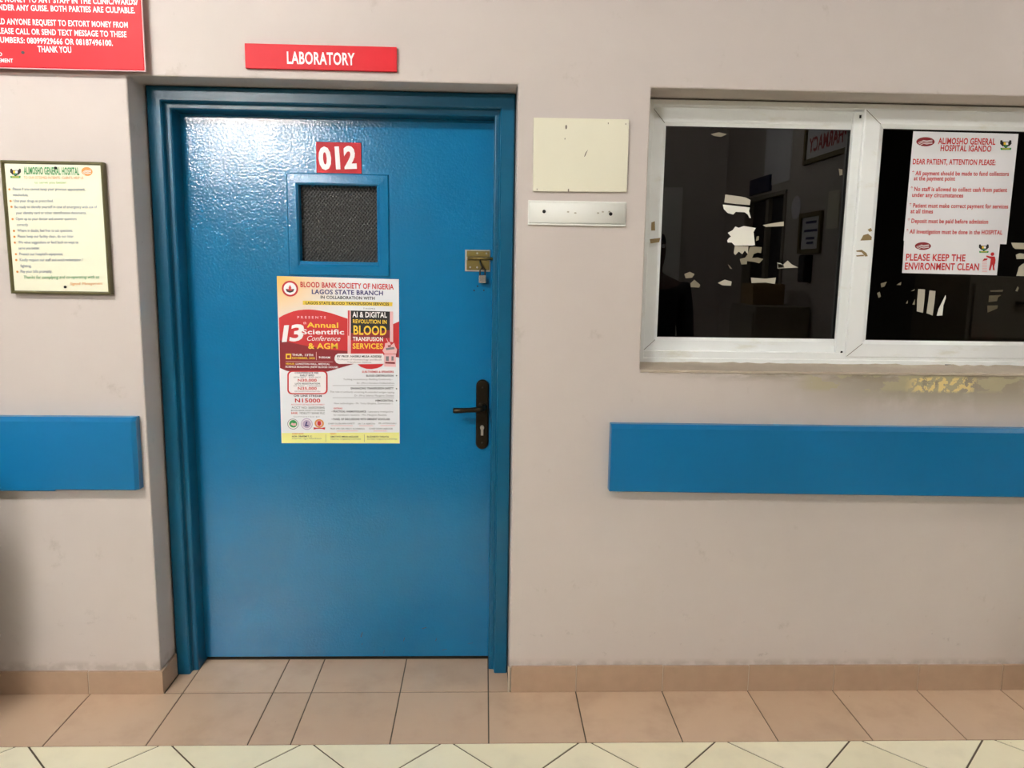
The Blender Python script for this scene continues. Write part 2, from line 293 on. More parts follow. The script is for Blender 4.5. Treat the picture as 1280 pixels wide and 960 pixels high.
 ('t', 'body_text', 'dark', 0, 'CHIEF OLUBUNMI KIWETT', -0.0443, 0.0701, 0.0939, 0.0051, 0.0085, 0),
 ('t', 'body_text', 'dark', 0, 'DR. T. A. ADEKOYA', 0.0616, 0.0706, 0.0595, 0.005, 0.0084, 0),
 ('t', 'body_text', 'dark', 0, 'MR. AWONUGARU', 0.1343, 0.0727, 0.0622, 0.005, -0.0048, 0),
 ('t', 'body_text', 'dark', 0, 'PROF. (MR) OBU DELE S. ALONIBIOLA', -0.0371, 0.0521, 0.1211, 0.005, 0.0041, 0),
 ('t', 'body_text', 'dark', 0, 'CHIEF DEAN AJIBODE', 0.1002, 0.0531, 0.0829, 0.0051, 0.0036, 0),
 ('p', 'body_text', 'pale', 1, [(-0.035, 0.0664), (0.042, 0.067), (0.042, 0.0647), (-0.035, 0.064)]),
 ('p', 'body_text', 'pale', 1, [(0.0646, 0.0671), (0.1135, 0.0675), (0.1135, 0.0652), (0.0646, 0.0648)]),
 ('p', 'body_text', 'pale', 1, [(0.1399, 0.0681), (0.1927, 0.0685), (0.1927, 0.0662), (0.1399, 0.0658)]),
 ('p', 'body_text', 'pale', 1, [(-0.0147, 0.0472), (0.0605, 0.0478), (0.0605, 0.0455), (-0.0147, 0.0449)]),
 ('p', 'body_text', 'pale', 1, [(0.1152, 0.0482), (0.1623, 0.0486), (0.1623, 0.0462), (0.1151, 0.0459)]),
 ('p', 'price_box', 'red', 4, [(-0.0574, 0.2622), (-0.0517, 0.2612), (-0.047, 0.2579), (-0.0439, 0.2531), (-0.0429, 0.2473), (-0.044, 0.1938), (-0.0452, 0.188), (-0.0486, 0.183), (-0.0535, 0.1797), (-0.0592, 0.1784), (-0.1705, 0.1774), (-0.1761, 0.1785), (-0.1809, 0.1818), (-0.1839, 0.1867), (-0.1849, 0.1925), (-0.1834, 0.2459), (-0.1821, 0.2516), (-0.1787, 0.2566), (-0.1739, 0.2599), (-0.1682, 0.2611)]),
 ('p', 'price_box', 'white', 5, [(-0.0597, 0.2581), (-0.0552, 0.2572), (-0.0514, 0.2546), (-0.0489, 0.2507), (-0.0481, 0.2461), (-0.0492, 0.1949), (-0.0502, 0.1902), (-0.0528, 0.1863), (-0.0568, 0.1836), (-0.0613, 0.1826), (-0.1681, 0.1816), (-0.1727, 0.1825), (-0.1764, 0.1851), (-0.1789, 0.189), (-0.1797, 0.1937), (-0.1782, 0.2448), (-0.1772, 0.2494), (-0.1745, 0.2533), (-0.1706, 0.256), (-0.1661, 0.257)]),
 ('t', 'price_box', 'dark', 1, 'CONFERENCE FEE', -0.1573, 0.251, 0.0826, 0.0057, 0.0061, 0),
 ('t', 'price_box', 'dark', 1, 'EARLY BIRD', -0.139, 0.2425, 0.0493, 0.0057, 0.0101, 0),
 ('t', 'price_box', 'dark', 0, '10TH SEPT - 31ST OCT', -0.1614, 0.2359, 0.0945, 0.0045, 0.0063, 0),
 ('t', 'price_box', 'red', 1, 'N30,000', -0.147, 0.2228, 0.0657, 0.0098, 0.0091, 0),
 ('t', 'price_box', 'dark', 1, 'LATE REGISTRATION', -0.1573, 0.2128, 0.087, 0.0057, 0.0103, 0),
 ('t', 'price_box', 'dark', 0, '1ST NOV - 13TH NOV', -0.1623, 0.2052, 0.0948, 0.0046, 0.0053, 0),
 ('t', 'price_box', 'red', 1, 'N35,000', -0.1477, 0.1936, 0.0658, 0.0099, 0.0091, 0),
 ('t', 'price_box', 'dark', 0, 'OR ON-SITE REGISTRATION', -0.1591, 0.1859, 0.0893, 0.0042, 0.0045, 0),
 ('t', 'payment_text', 'dark', 1, 'ON LINE STREAM', -0.1633, 0.1687, 0.0979, 0.0073, -0.002, 0),
 ('t', 'payment_text', 'red', 1, 'N15000', -0.1594, 0.1486, 0.0887, 0.0137, 0.0, 0),
 ('t', 'payment_text', 'red', 0, 'ACCOUNT DETAILS FOR PAYMENT', -0.1734, 0.1381, 0.1175, 0.0046, 0.006, 0),
 ('t', 'payment_text', 'dark', 0, 'ACCT NO: 5600293845', -0.1719, 0.1259, 0.1157, 0.0073, 0.0052, 0),
 ('t', 'payment_text', 'dark', 0, 'BLOOD BANK SOCIETY OF NIGERIA', -0.174, 0.1163, 0.1187, 0.0054, 0.0084, 0),
 ('t', 'payment_text', 'red', 1, 'BANK:', -0.1736, 0.1064, 0.0236, 0.0069, 0.0085, 0),
 ('t', 'payment_text', 'dark', 0, 'FIDELITY BANK PLC', -0.1437, 0.1062, 0.0882, 0.0073, 0.0045, 0),
 ('t', 'payment_text', 'grey', 0, 'S U P P O R T E D  B Y', -0.1653, 0.0945, 0.0916, 0.0047, 0.0, 0),
 ('e', 'logo#1', 'grey', 1, -0.1686, 0.0699, 0.0195, 0.0192, 0),
 ('e', 'logo#1', 'white', 2, -0.1686, 0.0699, 0.0176, 0.0173, 0),
 ('e', 'logo#1', 'green', 3, -0.1678, 0.0711, 0.0138, 0.0138, 0),
 ('p', 'logo#1', 'pale', 4, [(-0.1772, 0.0691), (-0.1714, 0.0749), (-0.1659, 0.0723), (-0.1584, 0.0739), (-0.1575, 0.0654), (-0.168, 0.0634)]),
 ('e', 'logo#2', 'lilac', 1, -0.1199, 0.0703, 0.0205, 0.0208, 0),
 ('e', 'logo#2', 'white', 2, -0.1199, 0.0703, 0.0175, 0.0177, 0),
 ('e', 'logo#2', 'lilac', 3, -0.1199, 0.0703, 0.0149, 0.015, 0),
 ('p', 'logo#2', 'navy', 4, [(-0.122, 0.0791), (-0.1171, 0.0792), (-0.1211, 0.0676), (-0.1137, 0.0665), (-0.1138, 0.063), (-0.1269, 0.0629)]),
 ('e', 'logo#3', 'orange', 1, -0.0761, 0.073, 0.0165, 0.0154, 0),
 ('e', 'logo#3', 'pale', 2, -0.0761, 0.073, 0.0113, 0.0108, 0),
 ('p', 'logo#3', 'red', 3, [(-0.0815, 0.0814), (-0.071, 0.0815), (-0.0698, 0.0699), (-0.0763, 0.0629), (-0.0825, 0.0698)]),
 ('p', 'logo#3', 'red', 4, [(-0.0963, 0.0589), (-0.0858, 0.0575), (-0.067, 0.0576), (-0.055, 0.0593), (-0.0567, 0.0508), (-0.0671, 0.0538), (-0.0859, 0.0536), (-0.0957, 0.0505)]),
 ('p', 'footer', 'yellowpale', 1, [(-0.2095, 0.0372), (0.2065, 0.0423), (0.2062, 0.003), (-0.2099, 0.0005)]),
 ('t', 'footer', 'red', 1, 'CHIEF HOST:', -0.1726, 0.0329, 0.0412, 0.0038, 0.0073, 0),
 ('t', 'footer', 'red', 1, 'HOST:', -0.0375, 0.0339, 0.0207, 0.0039, 0.0048, 0),
 ('t', 'footer', 'dark', 1, 'HON. OBAFEMI T. C.', -0.1729, 0.0228, 0.0706, 0.0054, 0.0071, 0),
 ('t', 'footer', 'grey', 0, 'Chairman, Lagos State Branch', -0.1731, 0.0151, 0.1033, 0.005, 0.0068, 0),
 ('t', 'footer', 'dark', 1, 'OMOTAYO IMRAN AKOLADE', -0.0377, 0.0227, 0.0986, 0.0054, 0.0071, 0),
 ('t', 'footer', 'grey', 0, 'Chairman, Organizing Committee', -0.0379, 0.0145, 0.1085, 0.0051, 0.0074, 0),
 ('t', 'footer', 'dark', 1, 'ELIZABETH TAKAYA', 0.0922, 0.0236, 0.0775, 0.0054, 0.0077, 0),
 ('t', 'footer', 'grey', 0, 'Secretary Organizing Committee', 0.0921, 0.0155, 0.107, 0.005, 0.0065, 0),
 ('p', 'footer', 'grey', 2, [(-0.0544, 0.0334), (-0.0533, 0.0334), (-0.0539, 0.0062), (-0.055, 0.0062)]),
 ('p', 'footer', 'grey', 2, [(0.0822, 0.0344), (0.0833, 0.0344), (0.083, 0.0072), (0.0818, 0.0072)]),
]
BOARD = [
 ('t', 'lettering', 'white', 1, 'GIVE MONEY TO ANY STAFF IN THE CLINIC/WARDS/', -0.1702, 0.1871, 0.4274, 0.016, 0.0049, 0),
 ('t', 'lettering', 'white', 1, 'UNDER ANY GUISE. BOTH PARTIES ARE CULPABLE.', -0.1595, 0.1641, 0.4072, 0.0161, 0.0037, 0),
 ('t', 'lettering', 'white', 1, 'SHOULD ANYONE REQUEST TO EXTORT MONEY FROM', -0.1962, 0.1254, 0.4205, 0.0162, -0.0029, 0),
 ('t', 'lettering', 'white', 1, 'YOU, PLEASE CALL OR SEND TEXT MESSAGE TO THESE', -0.2088, 0.0989, 0.428, 0.0162, -0.003, 0),
 ('t', 'lettering', 'white', 1, 'NUMBERS: 08099929666 OR 08187496100.', -0.1637, 0.0737, 0.3411, 0.0163, -0.0038, 0),
 ('t', 'lettering', 'white', 1, 'THANK YOU', -0.0427, 0.0496, 0.0978, 0.0175, 0.001, 0),
 ('t', 'lettering', 'white', 1, 'SIGNED', -0.2004, 0.0363, 0.0533, 0.0102, -0.0075, 0),
 ('t', 'lettering', 'white', 1, 'MANAGEMENT', -0.2066, 0.0181, 0.0894, 0.0108, -0.0011, 0),
 ('e', 'nail_hole', 'black', 1, -0.0865, 0.0469, 0.0053, 0.0045, 0),
]
LAB = [
 ('t', 'lettering', 'white', 1, 'LABORATORY', -0.1023, 0.0165, 0.2042, 0.0346, 0.002, 0),
]
NUM = [
 ('t', 'lettering', 'white', 2, '012', -0.0657, 0.0139, 0.1264, 0.0707, 0.0499, 0),
]
FRAMED = [
 ('t', 'heading', 'greentext', 1, 'ALIMOSHO GENERAL HOSPITAL', -0.0876, 0.363, 0.1659, 0.0217, 0.0054, 0),
 ('t', 'heading', 'orange', 0, 'TO OUR ESTEEMED PATIENTS - CLIENTS, HELP US', -0.0887, 0.3488, 0.1788, 0.0076, 0.0123, 0),
 ('t', 'heading', 'lime', 0, 'to serve you better:', -0.0579, 0.3352, 0.0974, 0.0071, 0.0185, 0),
 ('p', 'emblem#a', 'black', 1, [(-0.1209, 0.3596), (-0.1286, 0.3678), (-0.1273, 0.3774), (-0.1223, 0.3787), (-0.1199, 0.3716)]),
 ('p', 'emblem#a', 'black', 1, [(-0.1052, 0.3599), (-0.0961, 0.3685), (-0.0959, 0.378), (-0.1007, 0.3791), (-0.1042, 0.3719)]),
 ('p', 'emblem#a', 'black', 2, [(-0.1209, 0.374), (-0.1028, 0.3743), (-0.1037, 0.3635), (-0.1134, 0.3556), (-0.1218, 0.3632)]),
 ('p', 'emblem#a', 'gold', 3, [(-0.1187, 0.3722), (-0.112, 0.3723), (-0.1126, 0.3652), (-0.1192, 0.365)]),
 ('p', 'emblem#a', 'white', 3, [(-0.112, 0.3723), (-0.1054, 0.3725), (-0.106, 0.3653), (-0.1126, 0.3652)]),
 ('p', 'emblem#a', 'green', 3, [(-0.1187, 0.3638), (-0.1067, 0.3641), (-0.1131, 0.3586)]),
 ('p', 'emblem#a', 'green', 2, [(-0.1289, 0.3565), (-0.0976, 0.3571), (-0.0993, 0.351), (-0.1282, 0.3505)]),
 ('p', 'emblem#a', 'gold', 3, [(-0.1243, 0.3548), (-0.1026, 0.3552), (-0.1033, 0.3534), (-0.1238, 0.353)]),
 ('e', 'emblem#b', 'orange', 1, 0.1021, 0.3742, 0.0165, 0.0131, 0),
 ('p', 'emblem#b', 'white', 2, [(0.0887, 0.372), (0.0991, 0.3787), (0.1039, 0.3772), (0.1148, 0.3796), (0.1147, 0.3779), (0.1038, 0.3753), (0.099, 0.377), (0.0886, 0.3704)]),
 ('p', 'emblem#b', 'white', 2, [(0.0893, 0.368), (0.0988, 0.3748), (0.1037, 0.3733), (0.1146, 0.3757), (0.1145, 0.374), (0.1036, 0.3713), (0.0987, 0.3731), (0.0892, 0.3665)]),
 ('p', 'emblem#b', 'white', 2, [(0.0916, 0.3648), (0.0985, 0.3702), (0.1034, 0.3687), (0.1143, 0.3711), (0.1142, 0.3694), (0.1032, 0.3667), (0.0984, 0.3685), (0.0915, 0.3632)]),
 ('e', 'body_text', 'orange', 1, -0.1351, 0.3168, 0.0033, 0.0033, 0),
 ('t', 'body_text', 'bluegrey', 0, 'Please if you cannot keep your previous appointment,', -0.1244, 0.3143, 0.2177, 0.0082, 0.0133, 0),
 ('t', 'body_text', 'bluegrey', 0, 'reschedule.', -0.1247, 0.2968, 0.0457, 0.0082, 0.0044, 0),
 ('e', 'body_text', 'orange', 1, -0.1341, 0.2818, 0.0033, 0.0033, 0),
 ('t', 'body_text', 'bluegrey', 0, 'Use your drugs as prescribed.', -0.1234, 0.2787, 0.1187, 0.0082, 0.0177, 0),
 ('e', 'body_text', 'orange', 1, -0.1328, 0.2642, 0.0033, 0.0033, 0),
 ('t', 'body_text', 'bluegrey', 0, 'Be ready to identify yourself in case of emergency with use of', -0.1232, 0.2605, 0.2491, 0.0083, 0.0177, 0),
 ('t', 'body_text', 'bluegrey', 0, 'your identity card or other identification documents.', -0.1207, 0.2429, 0.2132, 0.0083, 0.0174, 0),
 ('e', 'body_text', 'orange', 1, -0.1325, 0.2273, 0.0034, 0.0033, 0),
 ('t', 'body_text', 'bluegrey', 0, 'Open up to your doctor and answer questions', -0.1222, 0.2247, 0.1835, 0.0083, 0.0169, 0),
 ('t', 'body_text', 'bluegrey', 0, 'correctly.', -0.1208, 0.207, 0.0349, 0.0083, 0.0172, 0),
 ('e', 'body_text', 'orange', 1, -0.1314, 0.1918, 0.0033, 0.0034, 0),
 ('t', 'body_text', 'bluegrey', 0, 'Where in doubt, feel free to ask questions.', -0.1206, 0.1892, 0.1683, 0.0084, 0.0166, 0),
 ('e', 'body_text', 'orange', 1, -0.1312, 0.174, 0.0033, 0.0034, 0),
 ('t', 'body_text', 'bluegrey', 0, 'Please keep our facility clean, do not litter.', -0.1209, 0.1714, 0.1712, 0.0084, 0.0164, 0),
 ('e', 'body_text', 'orange', 1, -0.1315, 0.1562, 0.0033, 0.0033, 0),
 ('t', 'body_text', 'bluegrey', 0, 'We value suggestions or feed back on ways to', -0.1207, 0.1536, 0.1821, 0.0084, 0.0159, 0),
 ('t', 'body_text', 'bluegrey', 0, 'serve you better.', -0.121, 0.1357, 0.0646, 0.0084, 0.0155, 0),
 ('e', 'body_text', 'orange', 1, -0.131, 0.121, 0.0033, 0.0033, 0),
 ('t', 'body_text', 'bluegrey', 0, "Protect our hospital's equipment.", -0.1202, 0.1178, 0.1333, 0.0084, 0.015, 0),
 ('e', 'body_text', 'orange', 1, -0.1313, 0.103, 0.0033, 0.0034, 0),
 ('t', 'body_text', 'bluegrey', 0, 'Kindly respect our staff and avoid molestation /', -0.1205, 0.0998, 0.1922, 0.0085, 0.0151, 0),
 ('t', 'body_text', 'bluegrey', 0, 'fighting.', -0.1197, 0.0813, 0.0335, 0.0084, 0.0149, 0),
 ('e', 'body_text', 'orange', 1, -0.1309, 0.067, 0.0034, 0.0034, 0),
 ('t', 'body_text', 'bluegrey', 0, 'Pay your bills promptly.', -0.1205, 0.0643, 0.0962, 0.0085, 0.0156, 0),
 ('t', 'body_text', 'greentext', 0, 'Thanks for complying and co-operating with us', -0.1136, 0.0458, 0.2312, 0.0096, 0.0195, 0.2),
 ('t', 'body_text', 'orange', 0, 'Signed: Management', 0.0274, 0.0285, 0.0991, 0.008, 0.0262, 0.2),
]
NOTICE = [
 ('e', 'emblem#b', 'maroon', 1, -0.1376, 0.3338, 0.0315, 0.0149, 0),
 ('p', 'emblem#b', 'white', 2, [(-0.1625, 0.3311), (-0.1444, 0.3389), (-0.1348, 0.3373), (-0.1146, 0.3403), (-0.1144, 0.3383), (-0.1345, 0.3351), (-0.1442, 0.337), (-0.1623, 0.3293)]),
 ('p', 'emblem#b', 'white', 2, [(-0.1605, 0.3267), (-0.1439, 0.3345), (-0.1343, 0.3329), (-0.1141, 0.3358), (-0.114, 0.3339), (-0.1341, 0.3306), (-0.1437, 0.3325), (-0.1603, 0.3249)]),
 ('p', 'emblem#b', 'white', 2, [(-0.1554, 0.323), (-0.1434, 0.3292), (-0.1338, 0.3277), (-0.1136, 0.3306), (-0.1134, 0.3287), (-0.1336, 0.3254), (-0.1432, 0.3273), (-0.1552, 0.3213)]),
 ('p', 'emblem#a', 'black', 1, [(0.131, 0.3228), (0.1198, 0.3322), (0.1192, 0.3432), (0.1249, 0.3447), (0.1295, 0.3365)]),
 ('p', 'emblem#a', 'black', 1, [(0.15, 0.3232), (0.1591, 0.333), (0.1571, 0.344), (0.1511, 0.3452), (0.1484, 0.3369)]),
 ('p', 'emblem#a', 'black', 2, [(0.1277, 0.3393), (0.1495, 0.3397), (0.151, 0.3273), (0.141, 0.3182), (0.1291, 0.3269)]),
 ('p', 'emblem#a', 'gold', 3, [(0.1309, 0.3373), (0.1389, 0.3374), (0.1398, 0.3292), (0.1318, 0.329)]),
 ('p', 'emblem#a', 'white', 3, [(0.1389, 0.3374), (0.1469, 0.3376), (0.1478, 0.3293), (0.1398, 0.3292)]),
 ('p', 'emblem#a', 'green', 3, [(0.1327, 0.3277), (0.1472, 0.328), (0.1407, 0.3216)]),
 ('p', 'emblem#a', 'green', 2, [(0.122, 0.3192), (0.1598, 0.3199), (0.1592, 0.313), (0.1242, 0.3123)]),
 ('p', 'emblem#a', 'gold', 3, [(0.128, 0.3172), (0.1542, 0.3178), (0.1538, 0.3157), (0.129, 0.3152)]),
 ('t', 'heading', 'red', 1, 'ALIMOSHO GENERAL', -0.0941, 0.3276, 0.1971, 0.0202, 0.0076, 0),
 ('t', 'heading', 'red', 1, 'HOSPITAL IGANDO', -0.0836, 0.3051, 0.1752, 0.0196, 0.0057, 0),
 ('t', 'heading', 'red', 1, 'DEAR PATIENT, ATTENTION PLEASE:', -0.1746, 0.2601, 0.2857, 0.0174, 0.0088, 0),
 ('t', 'body_text', 'red', 1, '* All payment should be made to fund collectors', -0.1737, 0.224, 0.3353, 0.0139, 0.0116, 0),
 ('t', 'body_text', 'red', 1, 'at the payment point', -0.1658, 0.2073, 0.1421, 0.0138, 0.0099, 0),
 ('t', 'body_text', 'red', 1, '* No staff is allowed to collect cash from patient', -0.1739, 0.172, 0.3352, 0.0139, 0.0072, 0),
 ('t', 'body_text', 'red', 1, 'under any circumstances', -0.1669, 0.1527, 0.1776, 0.0139, 0.0039, 0),
 ('t', 'body_text', 'red', 1, '* Patient must make correct payment for services', -0.1731, 0.1172, 0.3445, 0.014, 0.007, 0),
 ('t', 'body_text', 'red', 1, 'at all times', -0.1669, 0.0984, 0.0779, 0.014, 0.0013, 0),
 ('t', 'body_text', 'red', 1, '* Deposit must be paid before admission', -0.174, 0.0658, 0.2812, 0.0141, 0.0057, 0),
 ('t', 'body_text', 'red', 1, '* All investigation must be done in the HOSPITAL', -0.1752, 0.03, 0.336, 0.0142, 0.0054, 0),
]
STICKER = [
 ('e', 'emblem#b', 'maroon', 1, -0.103, 0.0934, 0.0283, 0.013, 0),
 ('p', 'emblem#b', 'white', 2, [(-0.1253, 0.0911), (-0.109, 0.0978), (-0.1004, 0.0964), (-0.0823, 0.0989), (-0.0821, 0.0972), (-0.1002, 0.0945), (-0.1089, 0.0961), (-0.1252, 0.0895)]),
 ('p', 'emblem#b', 'white', 2, [(-0.1235, 0.0872), (-0.1087, 0.0939), (-0.1, 0.0925), (-0.0819, 0.095), (-0.0817, 0.0933), (-0.0999, 0.0906), (-0.1085, 0.0922), (-0.1234, 0.0856)]),
 ('p', 'emblem#b', 'white', 2, [(-0.119, 0.084), (-0.1082, 0.0894), (-0.0996, 0.088), (-0.0815, 0.0905), (-0.0813, 0.0888), (-0.0994, 0.086), (-0.1081, 0.0877), (-0.1189, 0.0824)]),
 ('p', 'emblem#a', 'black', 1, [(0.1037, 0.083), (0.0937, 0.0915), (0.0932, 0.1015), (0.0983, 0.1028), (0.1023, 0.0954)]),
 ('p', 'emblem#a', 'black', 1, [(0.1204, 0.0832), (0.1285, 0.0921), (0.1268, 0.102), (0.1215, 0.1031), (0.1191, 0.0956)]),
 ('p', 'emblem#a', 'black', 2, [(0.1007, 0.0978), (0.1201, 0.0982), (0.1213, 0.087), (0.1125, 0.0787), (0.102, 0.0867)]),
 ('p', 'emblem#a', 'gold', 3, [(0.1035, 0.096), (0.1106, 0.0961), (0.1114, 0.0887), (0.1043, 0.0886)]),
 ('p', 'emblem#a', 'white', 3, [(0.1106, 0.0961), (0.1177, 0.0962), (0.1185, 0.0888), (0.1114, 0.0887)]),
 ('p', 'emblem#a', 'green', 3, [(0.1051, 0.0873), (0.118, 0.0875), (0.1122, 0.0818)]),
 ('p', 'emblem#a', 'green', 2, [(0.0956, 0.0797), (0.1292, 0.0802), (0.1286, 0.074), (0.0976, 0.0735)]),
 ('p', 'emblem#a', 'gold', 3, [(0.101, 0.0779), (0.1242, 0.0783), (0.1238, 0.0764), (0.1018, 0.0761)]),
 ('t', 'lettering', 'red', 1, 'PLEASE KEEP THE', -0.1587, 0.044, 0.2089, 0.0224, 0.0034, 0),
 ('t', 'lettering', 'red', 1, 'ENVIRONMENT CLEAN', -0.1597, 0.0134, 0.2611, 0.0231, 0.0031, 0),
 ('e', 'pictogram', 'red', 1, 0.1439, 0.0699, 0.0065, 0.0062, 0),
 ('p', 'pictogram', 'red', 1, [(0.1231, 0.0652), (0.137, 0.0623), (0.1532, 0.0619), (0.1571, 0.0507), (0.1573, 0.0369), (0.1392, 0.0367), (0.1399, 0.0536), (0.1236, 0.0602)]),
 ('p', 'pictogram', 'red', 1, [(0.1397, 0.0379), (0.1481, 0.0381), (0.143, 0.0141), (0.137, 0.0153)]),
 ('p', 'pictogram', 'red', 1, [(0.1468, 0.038), (0.1565, 0.0382), (0.155, 0.0288), (0.1579, 0.0144), (0.1519, 0.0155)]),
 ('p', 'pictogram#bin', 'red', 1, [(0.1115, 0.0463), (0.1165, 0.0545), (0.1294, 0.0547), (0.1268, 0.049)]),
 ('p', 'pictogram#bin', 'pale', 1, [(0.1097, 0.045), (0.1278, 0.0453), (0.1281, 0.0428), (0.1107, 0.0425)]),
 ('p', 'pictogram#bin', 'pale', 1, [(0.1103, 0.0394), (0.1285, 0.0396), (0.1287, 0.0371), (0.1113, 0.0369)]),
 ('p', 'pictogram#bin', 'pale', 1, [(0.111, 0.0337), (0.1291, 0.034), (0.1294, 0.0315), (0.1119, 0.0312)]),
 ('p', 'pictogram#bin', 'pale', 1, [(0.1116, 0.0281), (0.1297, 0.0284), (0.13, 0.0259), (0.1125, 0.0256)]),
 ('p', 'pictogram#bin', 'pale', 1, [(0.1122, 0.0225), (0.1303, 0.0227), (0.1306, 0.0202), (0.1131, 0.02)]),
 ('p', 'pictogram#bin', 'pale', 1, [(0.1128, 0.0168), (0.1309, 0.0171), (0.1312, 0.0146), (0.1137, 0.0143)]),
 ('p', 'pictogram#bin', 'pale', 1, [(0.1134, 0.0112), (0.1316, 0.0115), (0.1318, 0.009), (0.1143, 0.0087)]),
]
SCRAP_L = [
 ('p', 'tape_scrap', 'tapegrey', 1, [(0.7539, 1.7137), (0.8075, 1.708), (0.8249, 1.705), (0.842, 1.697), (0.8402, 1.6803), (0.7953, 1.6829), (0.752, 1.6871)]),
 ('p', 'tape_scrap', 'tapewhite', 1, [(0.7472, 1.6804), (0.7818, 1.6776), (0.8408, 1.672), (0.8387, 1.6603), (0.8471, 1.637), (0.8412, 1.6376), (0.8353, 1.6485), (0.8245, 1.656), (0.7934, 1.6568), (0.7853, 1.6477), (0.766, 1.6523), (0.7515, 1.6654)]),
 ('p', 'tape_scrap', 'tapewhite', 1, [(0.7946, 1.6076), (0.8069, 1.6035), (0.8239, 1.6098), (0.8658, 1.6038), (0.8587, 1.5902), (0.8667, 1.5464), (0.8591, 1.5446), (0.7966, 1.5436), (0.7856, 1.5536), (0.7717, 1.5534), (0.7696, 1.5601), (0.7744, 1.5679), (0.7817, 1.5738), (0.7699, 1.586), (0.7866, 1.5957)]),
 ('p', 'tape_scrap', 'tapegrey', 1, [(0.7967, 1.5419), (0.8437, 1.541), (0.8435, 1.5155), (0.8324, 1.5272), (0.8244, 1.5146), (0.8117, 1.5235), (0.8003, 1.5115), (0.7946, 1.5182)]),
 ('p', 'tape_scrap', 'tapedull', 1, [(0.8491, 1.5387), (0.8628, 1.5409), (0.8908, 1.5393), (0.8893, 1.5196), (0.878, 1.5212), (0.8644, 1.5159), (0.859, 1.5022), (0.8791, 1.5042), (0.8986, 1.4994), (0.8856, 1.4849), (0.8661, 1.4893), (0.8422, 1.4917), (0.8422, 1.4808), (0.8231, 1.4798), (0.8167, 1.4981), (0.8356, 1.5035), (0.8435, 1.5155)]),
 ('p', 'tape_scrap', 'tapegrey', 1, [(0.8894, 1.6142), (0.9271, 1.6216), (0.9614, 1.6272), (0.9625, 1.6121), (0.9279, 1.6098), (0.9002, 1.6084)]),
 ('p', 'tape_scrap', 'tapewhite', 1, [(0.9483, 1.4882), (0.9589, 1.486), (0.9716, 1.48), (0.9722, 1.4715), (0.953, 1.4695)]),
 ('p', 'tape_scrap', 'tapedull', 1, [(0.8711, 1.5752), (0.8786, 1.577), (0.8781, 1.5635), (0.8693, 1.56)]),
 ('p', 'tape_scrap', 'tapedull', 1, [(0.776, 1.4805), (0.7852, 1.4721), (0.7926, 1.4637), (0.7845, 1.4653)]),
 ('p', 'tape_scrap', 'tapegrey', 1, [(0.948, 1.487), (0.9688, 1.4809), (0.9841, 1.4955), (0.9989, 1.4829), (1.0226, 1.4721), (0.9509, 1.4679)]),
 ('p', 'tape_scrap', 'tapegrey', 1, [(0.8598, 1.4354), (0.9107, 1.4321), (0.9473, 1.4366), (0.9446, 1.4149), (0.9116, 1.4193), (0.8626, 1.417)]),
 ('p', 'tape_scrap', 'tapegrey', 1, [(0.7451, 1.4153), (0.7681, 1.4268), (0.7929, 1.4208), (0.7913, 1.4063), (0.761, 1.4075)]),
 ('p', 'tape_scrap', 'tapedull', 1, [(0.6265, 1.4439), (0.6447, 1.4522), (0.6622, 1.4445), (0.6539, 1.4316), (0.632, 1.4297)]),
 ('p', 'tape_scrap', 'tapedull', 1, [(0.6492, 1.4123), (0.6623, 1.4253), (0.6836, 1.408), (0.6808, 1.3984), (0.6514, 1.3996)]),
 ('p', 'tape_scrap', 'tapedull', 1, [(0.6929, 1.9107), (0.7203, 1.9173), (0.7483, 1.9119), (0.729, 1.9024), (0.7051, 1.9049)]),
 ('p', 'tape_scrap', 'tapedull', 1, [(1.1386, 1.8066), (1.1517, 1.8038), (1.1532, 1.7861), (1.1437, 1.7836)]),
]
